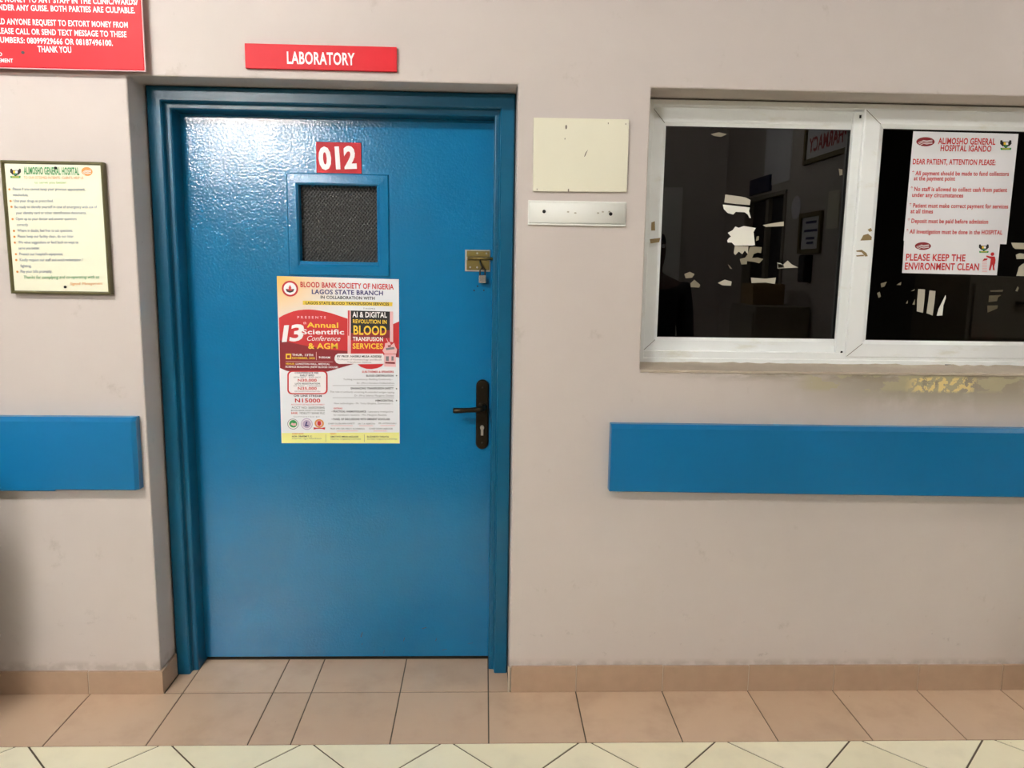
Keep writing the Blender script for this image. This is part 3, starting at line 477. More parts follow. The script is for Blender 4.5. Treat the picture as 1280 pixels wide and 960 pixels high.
SCRAP_R = [
 ('p', 'tape_scrap', 'tapegrey', 1, [(1.4393, 1.4048), (1.4633, 1.4037), (1.4644, 1.3672), (1.4638, 1.3233), (1.4414, 1.3278), (1.4391, 1.3669)]),
 ('p', 'tape_scrap', 'tapegrey', 1, [(1.4796, 1.4007), (1.5008, 1.3986), (1.5009, 1.3582), (1.4989, 1.3142), (1.4766, 1.3221), (1.4785, 1.3626)]),
 ('p', 'tape_scrap', 'tapewhite', 1, [(1.5377, 1.3853), (1.5397, 1.3754), (1.5336, 1.3491), (1.5336, 1.3147), (1.5137, 1.3135), (1.5177, 1.337)]),
 ('p', 'tape_scrap', 'tapedull', 1, [(1.3053, 1.4218), (1.3265, 1.4287), (1.3193, 1.4117), (1.3089, 1.4087)]),
 ('p', 'tape_scrap', 'tapedull', 1, [(1.2952, 1.3886), (1.3045, 1.3935), (1.3098, 1.377), (1.3025, 1.3721)]),
 ('p', 'tape_scrap', 'tapedull', 1, [(1.3614, 1.4179), (1.3774, 1.4285), (1.376, 1.4172)]),
 ('p', 'tape_scrap', 'tapedull', 1, [(1.4143, 1.3969), (1.4267, 1.4047), (1.4253, 1.399)]),
 ('p', 'tape_scrap', 'tapedull', 1, [(1.4003, 1.3545), (1.4061, 1.3655), (1.4062, 1.3545)]),
 ('p', 'tape_scrap', 'tapedull', 1, [(1.4235, 1.3514), (1.4311, 1.3691), (1.4319, 1.3501)]),
 ('p', 'tape_scrap', 'tapegrey', 1, [(1.7505, 1.5677), (1.8021, 1.5673), (1.8045, 1.5467), (1.7673, 1.5469), (1.7584, 1.5527)]),
 ('p', 'tape_scrap', 'tapegrey', 1, [(1.7717, 1.5271), (1.7835, 1.5321), (1.8065, 1.5304), (1.8084, 1.5137), (1.7755, 1.5124)]),
 ('p', 'tape_scrap', 'tapegrey', 1, [(1.7869, 1.4854), (1.7981, 1.4956), (1.8099, 1.501), (1.8154, 1.4546), (1.7813, 1.4549), (1.7846, 1.4694)]),
 ('p', 'tape_scrap', 'tapedull', 1, [(1.784, 1.403), (1.7905, 1.4192), (1.7953, 1.4133), (1.7917, 1.4011)]),
 ('p', 'tape_scrap', 'tapeolive', 1, [(1.6924, 1.3856), (1.7358, 1.3882), (1.725, 1.38), (1.7223, 1.367), (1.6928, 1.3634)]),
 ('p', 'tape_scrap', 'tapeolive', 1, [(1.6899, 1.3512), (1.7273, 1.3525), (1.7264, 1.3415), (1.6934, 1.3268)]),
 ('p', 'tape_scrap', 'tapeolive', 1, [(1.6945, 1.4038), (1.7399, 1.4064), (1.7386, 1.3996), (1.6963, 1.399)]),
]
RESIDUE_R = [
 ('p', 'glue_stain', 'brownstain', 1, [(1.2159, 1.566), (1.2251, 1.5845), (1.2406, 1.5891), (1.2541, 1.5789), (1.2538, 1.5684)]),
 ('p', 'glue_stain', 'brownstain', 1, [(1.2381, 1.6031), (1.2484, 1.6088), (1.2536, 1.5991), (1.2451, 1.5953)]),
 ('p', 'glue_stain', 'brownstain', 1, [(1.2041, 1.5319), (1.2229, 1.5353), (1.2397, 1.5251), (1.2457, 1.5141), (1.2376, 1.5127), (1.2236, 1.5273), (1.2063, 1.5283)]),
 ('p', 'glue_stain', 'brownstain', 1, [(1.2054, 1.5159), (1.2307, 1.5188), (1.233, 1.5139), (1.2077, 1.5122)]),
]
RESIDUE_F = [
 ('p', 'glue_stain', 'brownstain', 1, [(0.4969, 1.6142), (0.5082, 1.6185), (0.5106, 1.588), (0.497, 1.5878)]),
 ('p', 'glue_stain', 'brownstain', 1, [(0.494, 1.5591), (0.5295, 1.5638), (0.5259, 1.5494), (0.4967, 1.5448)]),
]

for n_ in ('POSTER','BOARD','LAB','NUM','FRAMED','NOTICE','STICKER','SCRAP_L','SCRAP_R','RESIDUE_R','RESIDUE_F'): SIGNS[n_] = globals()[n_]
PH = [('t','lettering','navy',1,'PAYING',-.22,.19,.44,.09,0,0), ('t','lettering','red',1,'PHARMACY',-.29,.045,.56,.09,0,0)]
SIGNS['PH'] = PH
OFF = {0: 0.0, 1: .026, 2: .045}
GL = {}
keys = {(it[4], it[3]) for s_ in SIGNS.values() for it in s_ if it[0] == 't'} | {('H', 0), ('H', 1), ('H', 2)}
tmp = {}
for t_, b_ in sorted(keys):
    cu = bpy.data.curves.new('tmp', 'FONT'); cu.body = t_; cu.offset = OFF[b_]; cu.resolution_u = 3; cu.fill_mode = 'FRONT'
    if b_: cu.space_character = .72 if t_ == '13' else 1.06
    o_ = bpy.data.objects.new('tmp', cu); C.objects.link(o_); tmp[(t_, b_)] = o_
dg = bpy.context.evaluated_depsgraph_get(); dg.update()
for k_, o_ in tmp.items():
    me = bpy.data.meshes.new_from_object(o_.evaluated_get(dg))
    GL[k_] = ([(v.co.x, v.co.y) for v in me.vertices], [tuple(p.vertices) for p in me.polygons]); bpy.data.meshes.remove(me)
for o_ in tmp.values():
    cu = o_.data; bpy.data.objects.remove(o_); bpy.data.curves.remove(cu)
CAP = {b_: max(v[1] for v in GL[('H', b_)][0]) for b_ in (0, 1, 2)}
def print_on(parent, items, y, step=.0004, names=None, back=None, place=None):
    """lay the printed items on the plane y in front of the parent's origin; one mesh per part name"""
    parts = {}
    for it in items: parts.setdefault(it[1], []).append(it)
    res = {}
    base = wloc(parent)
    for pn, its in parts.items():
        bm = B(); cols = []
        def mi(c):
            if 'ink_'+c not in cols: cols.append('ink_'+c)
            return cols.index('ink_'+c)
        def P(x, z, lay):
            if place: return place(x, z, lay)
            return (base.x+x, y-step*lay, base.z+z)
        top = max([it[3] for it in its if it[0] != 't'] or [0]) + 1
        for it in its:
            if it[0] == 't':
                _, _, c, b_, txt, x0, z0, wd, cap, ang, sh = it
                V_, F_ = GL[(txt, b_)]; xs = [v[0] for v in V_]; a, b = min(xs), max(xs)
                sx = wd/(b-a); sz = cap/CAP[b_]; ca, sa = math.cos(ang), math.sin(ang)
                vs = []
                for vx, vz in V_:
                    u = (vx-a)*sx; v = vz*sz; u += sh*v
                    vs.append(bm.verts.new(P(x0+u*ca-v*sa, z0+u*sa+v*ca, top)))
                for f in F_:
                    try: bm.faces.new([vs[i] for i in f]).material_index = mi(c)
                    except ValueError: pass
            elif it[0] == 'p':
                vs = [bm.verts.new(P(x, z, it[3])) for x, z in it[4]]; bm.faces.new(vs).material_index = mi(it[2])
            else:
                _, _, c, lay, x, z, rx, rz, _h = it
                vs = [bm.verts.new(P(x+rx*math.cos(t*math.pi/14), z+rz*math.sin(t*math.pi/14), lay)) for t in range(28)]; bm.faces.new(vs).material_index = mi(c)
        bmesh.ops.recalc_face_normals(bm, faces=bm.faces)
        res[pn] = obj(pn.split('#')[0], bm, cols, parent)
    return res
def scraps(parent, items, y, thick):
    """each stuck scrap its own thin slab"""
    for it in items:
        pts = it[4]; bm = B()
        a = [bm.verts.new((x, y, z)) for x, z in pts]; b = [bm.verts.new((x, y-thick, z)) for x, z in pts]; n = len(pts)
        bm.faces.new(a); bm.faces.new(b[::-1])
        for i in range(n): bm.faces.new((a[i], b[i], b[(i+1) % n], a[(i+1) % n]))
        bmesh.ops.recalc_face_normals(bm, faces=bm.faces)
        obj(it[1], bm, 'ink_'+it[2], parent)
# ------------------------------------------------------------------ the room
DX0, DX1, DZ = -1.153, .036, 2.017           # doorway in the front wall
WX0, WX1, WZ0, WZ1 = .450, 1.96, 1.132, 2.018
T = .30
XL, XR, YB = -6.5, 4.6, -7.6
YS = -4.25
def wall_with_holes():
    bm = B(); xs = [XL, DX0, DX1, WX0, WX1, XR]; zs = [0, WZ0, DZ, CEIL]
    hole = lambda i, j: (i == 1 and j < 2) or (i == 3 and j == 1)
    vc = {}
    def V_(x, y, z):
        k_ = (round(x, 4), round(y, 4), round(z, 4))
        if k_ not in vc: vc[k_] = bm.verts.new(k_)
        return vc[k_]
    for i in range(5):
        for j in range(3):
            if hole(i, j): continue
            x0, x1, z0, z1 = xs[i], xs[i+1], zs[j], zs[j+1]
            bm.faces.new([V_(x0,0,z0), V_(x1,0,z0), V_(x1,0,z1), V_(x0,0,z1)])
            bm.faces.new([V_(x0,T,z1), V_(x1,T,z1), V_(x1,T,z0), V_(x0,T,z0)])
            for (di, dj, e) in ((-1,0,((x0,z0),(x0,z1))), (1,0,((x1,z1),(x1,z0))), (0,-1,((x1,z0),(x0,z0))), (0,1,((x0,z1),(x1,z1)))):
                a, b = i+di, j+dj
                if not (0 <= a < 5 and 0 <= b < 3) or hole(a, b):
                    (xa, za), (xb, zb) = e; bm.faces.new([V_(xa,0,za), V_(xa,T,za), V_(xb,T,zb), V_(xb,0,zb)])
    bmesh.ops.recalc_face_normals(bm, faces=bm.faces)
    return bm
tag(obj('wall_front', wall_with_holes(), 'wall_paint', bevel=.005), 'beige painted hospital wall with a door recess and a window opening', 'wall', kind='structure')
# floor: grout slab with individual tiles cut into one mesh
def clip(poly, f):
    outp = []
    for i, p in enumerate(poly):
        q_ = poly[(i+1) % len(poly)]; a, b = f(p), f(q_)
        if a >= 0: outp.append(p)
        if a*b < 0: t = a/(a-b); outp.append((p[0]+(q_[0]-p[0])*t, p[1]+(q_[1]-p[1])*t))
    return outp
def floor_mesh():
    bm = B(); tone = bm.faces.layers.float.new('tone'); rnd = random.Random(4)
    box(bm, XL, XR, YB-.02, 3.2, -.06, -.0025, 0)
    def tile(poly, mi):
        if len(poly) < 3: return
        vs = [bm.verts.new((x, y, 0)) for x, y in poly]; lo = [bm.verts.new((x, y, -.003)) for x, y in poly]
        t = rnd.random(); f = bm.faces.new(vs); f.material_index = mi; f[tone] = t
        for i in range(len(vs)):
            g_ = bm.faces.new((vs[i], lo[i], lo[(i+1) % len(vs)], vs[(i+1) % len(vs)])); g_.material_index = mi; g_[tone] = t
    j = .0022
    xs = [-1.390-.303*k for k in range(17, 0, -1)] + [-1.390, -1.081, -.775, -.644, -.340, -.035, .269] + [.269+.303*k for k in range(1, 15)]
    for a, b in zip(xs, xs[1:]): tile([(a+j, -.2965), (b-j, -.2965), (b-j, -.0045-j), (a+j, -.0045-j)], 1)
    rx = [DX0+.011] + [x for x in xs if DX0+.03 < x < DX1] + [DX1]
    for a, b in zip(rx, rx[1:]): tile([(a+j, -.0025+j), (b-j, -.0025+j), (b-j, .224), (a+j, .224)], 1)
    # cream field laid on the diagonal
    p = .303; h = .3025/2*.0 ; jj = .003
    s2 = math.sqrt(.5)
    # lines x+y = c1 + kD and x-y = c2 + kD
    c1, c2, D = -1.7291, -.7418, p*math.sqrt(2)
    for a in range(-28, 22):
        for b in range(-28, 28):
            u0, u1 = c1+a*D, c1+(a+1)*D; v0, v1 = c2+b*D, c2+(b+1)*D
            g_ = jj*math.sqrt(2)
            u0 += g_; u1 -= g_; v0 += g_; v1 -= g_
            poly = [((u+v)/2, (u-v)/2) for u, v in ((u0,v0),(u1,v0),(u1,v1),(u0,v1))]
            for f in (lambda q_: -.3005-q_[1], lambda q_: q_[1]-YB, lambda q_: q_[0]-XL, lambda q_: XR-q_[0]): poly = clip(poly, f) if poly else poly
            if len(poly) > 2:
                ar = abs(sum(poly[i][0]*poly[(i+1) % len(poly)][1]-poly[(i+1) % len(poly)][0]*poly[i][1] for i in range(len(poly))))/2
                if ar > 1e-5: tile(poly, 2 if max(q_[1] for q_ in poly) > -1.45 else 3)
    bmesh.ops.recalc_face_normals(bm, faces=bm.faces)
    return bm
tag(obj('floor', floor_mesh(), ['grout', 'brown_tile', 'cream_tile', 'low_bounce_tile']), 'cream diagonal floor tiles with a border of brown square tiles', 'floor', kind='structure')
tag(bxo('ceiling', 'ceiling_toned', None, XL, XR, YB-.15, T, CEIL, CEIL+.1), 'plain ceiling over the corridor, greyed to cut bounced light', 'ceiling', kind='structure')
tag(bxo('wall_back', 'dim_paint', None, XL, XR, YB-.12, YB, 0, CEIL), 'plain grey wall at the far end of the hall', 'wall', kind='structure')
tag(bxo('wall_left', 'hall_paint', None, XL-.1, XL, YB, T, 0, CEIL), 'plain beige end wall of the corridor', 'wall', kind='structure')
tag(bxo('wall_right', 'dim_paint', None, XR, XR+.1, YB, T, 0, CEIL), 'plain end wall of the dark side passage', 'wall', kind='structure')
bm = B(); SX = 2.1
box(bm, .55, SX+.12, YS-.12, YS, 0, CEIL); box(bm, SX, SX+.12, YS, -3.66, 0, CEIL); box(bm, SX, SX+.12, -2.78, -1.80, 0, CEIL); box(bm, SX, SX+.12, -3.66, -2.78, 2.03, CEIL)
tag(obj('wall_side', bm, 'hall_paint'), 'beige side wall seen mirrored in the dark window', 'wall', kind='structure')
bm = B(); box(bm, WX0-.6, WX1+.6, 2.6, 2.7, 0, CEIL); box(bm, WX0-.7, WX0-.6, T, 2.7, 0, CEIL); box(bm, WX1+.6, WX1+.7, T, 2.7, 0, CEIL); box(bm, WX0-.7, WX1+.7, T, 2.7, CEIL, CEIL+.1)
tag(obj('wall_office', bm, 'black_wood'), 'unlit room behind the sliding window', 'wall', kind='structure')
# skirting tiles
def skirting(name, cuts, z1, label):
    bm = B()
    for a, b in zip(cuts, cuts[1:]): box(bm, a+.0015, b-.0015, -.009, .002, 0, z1-random.Random(int(a*1000)).random()*.002, 0)
    box(bm, cuts[0], cuts[-1], -.006, .002, 0, z1-.003, 1)
    return bm
bm = skirting('', [-1.393-.303*k for k in range(16, -1, -1)] + [DX0+.001], .082, '')
box(bm, DX0-.002, DX0+.009, -.009, .118, 0, .081, 0)
tag(obj('baseboard_left', bm, ['base_tile', 'base_grout'], bevel=.0012), 'brown skirting tiles left of the blue door, turning into the recess', 'baseboard', kind='structure')
bm = skirting('', [.042, .269] + [.269+.303*k for k in range(1, 15)], .096, '')
box(bm, DX1-.004, .040, -.009, .002, 0, .094, 1)
tag(obj('baseboard_right', bm, ['base_tile', 'base_grout'], bevel=.0012), 'brown skirting tiles under the window, right of the blue door', 'baseboard', kind='structure')
# ------------------------------------------------------------------ door
door = empty('door_1', (-.56, .14, 0), 'blue gloss painted hospital door with a small dark vision panel', 'door', kind='structure')
bm = B()
prof = [(0, .285), (0, .126), (.004, .120), (.043, .120), (.047, .124), (.048, .146), (.052, .149), (.064, .149), (.067, .153), (.067, .285)]
frame_profile(bm, DX0+.004, .033, .0, 2.015, prof, bottom=False)
bmesh.ops.recalc_face_normals(bm, faces=bm.faces)
obj('door_frame', bm, 'blue_frame', door, bevel=.002)
LX0, LX1, LZ0, LZ1, LY = -1.083, -.034, .013, 1.947, .222
VX0, VX1, VZ0, VZ1 = -.697, -.432, 1.468, 1.727
bm = B(); xs = [LX0, VX0, VX1, LX1]; zs = [LZ0, VZ0, VZ1, LZ1]
for i in range(3):
    for j in range(3):
        if (i, j) != (1, 1): box(bm, xs[i], xs[i+1], LY, LY+.045, zs[j], zs[j+1])
bmesh.ops.remove_doubles(bm, verts=bm.verts, dist=1e-5)
dup = {}
for f in list(bm.faces): dup.setdefault(tuple(sorted(v.index for v in f.verts)), []).append(f)
bm.verts.index_update(); dup = {}
for f in list(bm.faces): dup.setdefault(tuple(sorted(v.index for v in f.verts)), []).append(f)
for fs in dup.values():
    if len(fs) > 1:
        for f in fs: bm.faces.remove(f)
leaf = obj('door_leaf', bm, 'blue_gloss', door)
bm = frame_profile(B(), -.735, -.391, 1.420, 1.762, [(0, LY+.001), (0, LY-.004), (.003, LY-.007), (.031, LY-.008), (.036, LY-.004), (.038, LY+.002), (.040, LY+.036)])
bmesh.ops.recalc_face_normals(bm, faces=bm.faces); obj('vision_trim', bm, 'blue_gloss', leaf)
o = bxo('vision_panel', 'quilted_black', leaf, VX0-.002, VX1+.002, LY+.030, LY+.038, VZ0-.002, VZ1+.002); o['label'] = 'dark quilted screen behind the vision panel trim'
for sx_, sz_, dx_, dz_ in ((-.506, .100, .004, .011), (-.349, .081, .003, .008), (-.275, .125, .010, .003), (-.230, .079, .003, .006), (-.424, .032, .002, .008), (-.102, .064, .012, .0015), (-.200, .039, .012, .002), (-.505, .062, .002, .004)):
    bm = B(); bm.faces.new([bm.verts.new((sx_+a*dx_, LY-.0003, sz_+b*dz_)) for a, b in ((-1, -1), (-.3, -1), (1, .6), (.8, 1), (.1, .3))]); obj('scratch', bm, 'steel_dark', leaf)
# lever handle on its long plate
bm = B(); cx, hw, z0, z1 = -.0655, .0225, .810, 1.063; y = LY
def stadium(s, yy):
    o_ = []
    for i in range(13): t = math.pi*i/12; o_.append((cx+(hw-s)*math.cos(t), yy, z1-hw+(hw-s)*math.sin(t)))
    for i in range(13): t = math.pi+math.pi*i/12; o_.append((cx+(hw-s)*math.cos(t), yy, z0+hw+(hw-s)*math.sin(t)))
    return o_
loop(bm, [stadium(0, y), stadium(0, y-.005), stadium(.003, y-.009), stadium(.007, y-.0095)], cap=True)
bmesh.ops.recalc_face_normals(bm, faces=bm.faces)
plate = obj('handle_plate', bm, 'bronze', door, smooth=False); plate['label'] = 'long dark bronze handle plate with rounded ends'
bm = tube(B(), [(cx, y-.008, .966), (cx, y-.030, .966), (cx, y-.045, .965), (cx-.012, y-.054, .9635), (cx-.040, y-.056, .962), (cx-.075, y-.055, .960), (cx-.098, y-.053, .959), (cx-.102, y-.053, .959)], .009, 12, taper=[.014, .012, .011, .0105, .0085, .009, .010, .008])
disc(bm, cx, y-.008, .966, .016, .016, .008); obj('lever', bm, 'bronze', plate, smooth=True)
bm = disc(B(), cx, y-.009, .890, .0075, .0085, .005, 16); box(bm, cx-.0045, cx+.0045, y-.0135, y-.009, .862, .890); obj('lock_cylinder', bm, 'nickel', plate)
for zz in (1.035, .835): obj('plate_screw', disc(B(), cx, y-.009, zz, .0035, .0035, .0012, 10), 'steel_dark', plate)
# slide bolt
bx0, bx1, bz0, bz1 = -.130, -.043, 1.442, 1.516
bm = box(B(), bx0, bx1, LY-.004, LY, bz0, bz1)
bolt = obj('slide_bolt', bm, 'nickel', door, bevel=.001); bolt['label'] = 'brass and nickel slide bolt beside the door edge'
for za, zb in ((1.492, 1.512), (1.447, 1.481)): obj('bolt_keeper', box(B(), bx0+.006, bx1-.003, LY-.007, LY-.004, za, zb), 'brass', bolt, bevel=.001)
obj('bolt_rod', tube(B(), [(bx0+.008, LY-.012, 1.4865), (bx1-.02, LY-.012, 1.4865), (-.028, LY-.012, 1.4865)], .0048), 'brass', bolt, smooth=True)
for x_, z_ in ((-.112, 1.456), (-.088, 1.456), (-.088, 1.504), (-.056, 1.504)): obj('bolt_screw', disc(B(), x_, LY-.007, z_, .0035, .0035, .002, 10), 'nickel', bolt)
bm = tube(B(), [(-.078, LY-.006, 1.478), (-.078, LY-.022, 1.474), (-.074, LY-.028, 1.464), (-.068, LY-.022, 1.455), (-.068, LY-.006, 1.452)], .003); obj('staple', bm, 'steel_dark', bolt, smooth=True)
pad = empty('padlock', (-.069, LY-.020, 1.405), 'small silver padlock hanging from the brass bolt on the blue door', 'padlock')
bm = box(B(), -.082, -.056, LY-.027, LY-.013, 1.403, 1.430); obj('lock_body', bm, 'chrome', pad, bevel=.003)
r_ = .0088; bm = tube(B(), [(-.069-r_, LY-.020, 1.428), (-.069-r_, LY-.020, 1.444)] + [(-.069-r_*math.cos(t), LY-.020, 1.444+r_*math.sin(t)) for t in [math.pi*i/8 for i in range(1, 8)]] + [(-.069+r_, LY-.020, 1.444), (-.069+r_, LY-.020, 1.428)], .0026, 8)
obj('shackle', bm, 'steel_dark', pad, smooth=True)
for hx, hz in ((-.086, 1.391), (-.098, 1.376), (-.064, 1.377)): obj('screw_hole', disc(B(), hx, LY+.0006, hz, .0028, .0028, .001, 10), 'void', leaf)
# number plate and poster on the door
o = bxo('number_sign', 'red_dark', None, -.633, -.482, LY-.004, LY, 1.7645, 1.8655, bevel=.001, loc=(-.558, LY, 1.764)); tag(o, 'small red 012 number plate above the vision panel of the blue door', 'sign')
print_on(o, NUM, LY-.0042)
bm = B(); n_ = 14                                                     # thin sheet with a slight ripple
def sheet(xa0, xa1, xb0, xb1, za0, za1, zb0, zb1, y, n_=10, th=.0006):
    bm = B(); F_ = []; K = []
    for side in (0, 1):
        g_ = [[bm.verts.new((( (xa0+(xb0-xa0)*j/n_)*(1-i/n_) + (xa1+(xb1-xa1)*j/n_)*i/n_), y-side*th, ((za0+(za1-za0)*i/n_)*(1-j/n_) + (zb0+(zb1-zb0)*i/n_)*j/n_))) for i in range(n_+1)] for j in range(n_+1)]
        K.append(g_)
        for j in range(n_):
            for i in range(n_): bm.faces.new((g_[j][i], g_[j][i+1], g_[j+1][i+1], g_[j+1][i]))
    for i in range(n_):
        for q_ in (0, n_):
            bm.faces.new((K[0][q_][i], K[0][q_][i+1], K[1][q_][i+1], K[1][q_][i])); bm.faces.new((K[0][i][q_], K[0][i+1][q_], K[1][i+1][q_], K[1][i][q_]))
    bmesh.ops.recalc_face_normals(bm, faces=bm.faces); return bm
m = mat('poster_paper', (236, 238, 242), .35); k = NB(m)               # printed pale orange wash in the top left corner
wash = k.mul(k.ramp(k.sep.outputs[2], .36, .60), k.ramp(k.sep.outputs[0], .06, -.23))
c_ = k.mix(wash, (236, 238, 242), (252, 196, 92)); k.L.new(c_, k.b.inputs['Base Color'])
o = obj('conference_poster', sheet(-.779, -.360, -.778, -.359, .826, .828, 1.416, 1.411, LY-.0003), 'poster_paper', loc=(-.568, LY, .826))
tag(o, 'red and white conference poster about blood transfusion stuck on the blue door', 'poster')
print_on(o, POSTER, LY-.0012, .00025)
# ------------------------------------------------------------------ window
win = empty('window_1', (1.2, .16, WZ0), 'white aluminium sliding window with dark tinted glass', 'window', kind='structure')
FY = .138
bm = frame_profile(B(), .472, 1.945, 1.139, 2.013, [(0, .235), (0, FY+.003), (.003, FY), (.016, FY), (.018, FY+.004), (.018, FY+.024), (.022, FY+.026), (.022, .235)])
bmesh.ops.recalc_face_normals(bm, faces=bm.faces); wf = obj('window_frame', bm, 'alu_white', win)
bm = box(B(), .489, 1.93, FY+.004, FY+.035, 1.150, 1.180); obj('frame_rail', bm, 'alu_white', win, bevel=.001)
scraps(wf, RESIDUE_F, FY-.0002, .0008)
for x_, w_ in ((.665, .018), (1.565, .024)):
    bxo('drain_slot', 'void', wf, x_-w_/2*1.0, x_+w_/2, FY-.0012, FY+.001, 1.1415, 1.1445)
def sash(x0, x1, z0, z1, y, sl, sr, st, sb, gx, label):
    r_ = empty('sash', (x0, y, z0), label, None); r_.parent = win; r_.location = Vector((x0, y, z0)) - Vector(win.location)
    bm = B(); ix0, ix1, iz0, iz1 = x0+sl, x1-sr, z0+sb, z1-st
    def ring(e, yy): return [(x0+sl*e, yy, z0+sb*e), (x1-sr*e, yy, z0+sb*e), (x1-sr*e, yy, z1-st*e), (x0+sl*e, yy, z1-st*e)]
    loop(bm, [ring(0, y+.03), ring(0, y+.002), ring(.06, y), ring(.78, y+.001), ring(.9, y+.005), ring(1, y+.009), ring(1, y+.03)])
    bmesh.ops.recalc_face_normals(bm, faces=bm.faces); fr_ = obj('sash_frame', bm, 'alu_white', r_)
    gk = frame_profile(B(), ix0-.002, ix1+.002, iz0-.002, iz1+.002, [(0, y+.010), (.004, y+.010), (.004, y+.014)]); obj('gasket', gk, 'gasket', r_)
    pane = bxo('glass_pane', 'tinted_glass', r_, ix0-.004, ix1+.004, y+.0125, y+.0175, iz0-.004, iz1+.004)
    
    return r_, fr_, pane
sL, fL, pL = sash(.489, 1.215, 1.176, 1.992, .163, .051, .046, .058, .050, 0, 'left sash, set back, its tinted glass mirroring the hall')
sR, fR, pR = sash(1.197, 1.925, 1.166, 1.996, .138, .070, .050, .060, .060, 0, 'right sash in front, with two notices on its glass')
scraps(sL, SCRAP_L, .1752, .0006); scraps(sR, SCRAP_R, .1502, .0006); scraps(sR, RESIDUE_R, .1380, .0008)
def mitre(par, a, b, y):
    d = Vector((b[0]-a[0], 0, b[1]-a[1])).normalized(); n_ = Vector((-d.z, 0, d.x))*.0008; bm = B()
    P_ = [Vector((a[0], y, a[1])), Vector((b[0], y, b[1]))]
    q_ = [P_[0]-n_, P_[1]-n_, P_[1]+n_, P_[0]+n_]
    loop(bm, [q_, [p+Vector((0, -.0006, 0)) for p in q_]], cap=True); bmesh.ops.recalc_face_normals(bm, faces=bm.faces); obj('mitre_joint', bm, 'scuff', par)
mitre(sL, (.4925, 1.9885), (.533, 1.942), .1632); mitre(sL, (.4925, 1.179), (.532, 1.217), .1632)
mitre(sR, (1.201, 1.9925), (1.253, 1.948), .1382); mitre(sR, (1.201, 1.1695), (1.253, 1.214), .1382)
bm = B(); box(bm, 1.166, 1.198, .150, .166, 1.180, 1.988); obj('interlock_strip', bm, 'alu_white', win, bevel=.003)
for za in (1.968, 1.176): obj('interlock_gap', box(B(), 1.184, 1.190, .148, .152, za, za+.010), 'void', win)
# plaster sill, a little ragged
bm = B(); n_ = 60; rnd = random.Random(8); top = []; fro = []; low = []
for i in range(n_+1):
    x_ = WX0+.001+(WX1-WX0-.002)*i/n_; j_ = (rnd.random()-.5)*.004
    low.append((x_, -.004+j_*.3, WZ0-.006+j_*.6)); fro.append((x_, -.004+j_, WZ0+.001+j_*.5)); top.append((x_, .05, WZ0+.005+j_*.3))
back = [(p[0], .140, WZ0+.011+(rnd.random()-.5)*.005) for p in top]
lowb = [(p[0], .004, WZ0-.010) for p in top]
loop(bm, [lowb, low, fro, top, back], close=False); bmesh.ops.recalc_face_normals(bm, faces=bm.faces)
tag(obj('window_sill', bm, 'sill_plaster'), 'chipped plaster sill along the foot of the white window', 'sill', kind='structure')
# notices on the right-hand glass
o = obj('payment_notice', sheet(1.372, 1.734, 1.372, 1.734, 1.568, 1.562, 1.930, 1.929, .1503), 'sheet_white', loc=(1.554, .1503, 1.563))
tag(o, 'large white notice with red text about payments, upper sheet on the right window glass', 'notice')
print_on(o, NOTICE, .1495, .0003)
o = obj('cleanliness_sticker', sheet(1.377, 1.712, 1.374, 1.711, 1.459, 1.456, 1.570, 1.567, .1500), 'sheet_white', loc=(1.544, .150, 1.458))
tag(o, 'white sticker asking to keep the environment clean, below the payments notice', 'sticker')
print_on(o, STICKER, .1492, .0003)
# ------------------------------------------------------------------ things on the wall
def rail(name, x0, x1, zt0, zt1, zb0, zb1, label, step=None, end_l=True, end_r=True):
    bm = B(); d, c = .040, .013
    def sec(x, zt, zb): return [(x, 0, zt), (x, -d+c, zt), (x, -d, zt-c), (x, -d, zb+.003), (x, -d+.003, zb), (x, 0, zb)]
    xs = [x0] + ([step-.0005, step+.0005] if step else []) + [x1]; rings = []
    for i, x_ in enumerate(xs):
        t = (x_-x0)/(x1-x0); dz = .004 if (step and i < 2) else 0
        rings.append(sec(x_, zt0+(zt1-zt0)*t, zb0+(zb1-zb0)*t-dz))
    def endring(r, s): return [((p[0]+(s*.010 if p[1] > -d+.02 else 0)), p[1], p[2]) for p in r]
    if end_r: rings = rings[:-1] + [[(p[0]-.011, p[1], p[2]) for p in rings[-1]]] + [[(p[0], min(0, p[1]+(.011 if p[1] < -.02 else 0)), p[2]) for p in rings[-1]]]
    if end_l: rings = [[(p[0], min(0, p[1]+(.004 if p[1] < -.02 else 0)), p[2]) for p in rings[0]]] + [[(p[0]+.003, p[1], p[2]) for p in rings[0]]] + rings[1:]
    loop(bm, rings, cap=True); bmesh.ops.recalc_face_normals(bm, faces=bm.faces)
    o = obj(name, bm, 'blue_rail', loc=((x0+x1)/2, 0, (zt0+zb0)/2)); return tag(o, label, 'wall guard', 'blue wall guard boards')
rail('wall_guard', -3.4, -1.174, .962, .9655, .726, .7275, 'blue painted wall guard board ending just left of the door recess', step=-1.44, end_l=False)
rail('wall_guard', .357, 3.2, .9565, .946, .731, .703, 'long blue painted wall guard board running under the window', end_r=False)
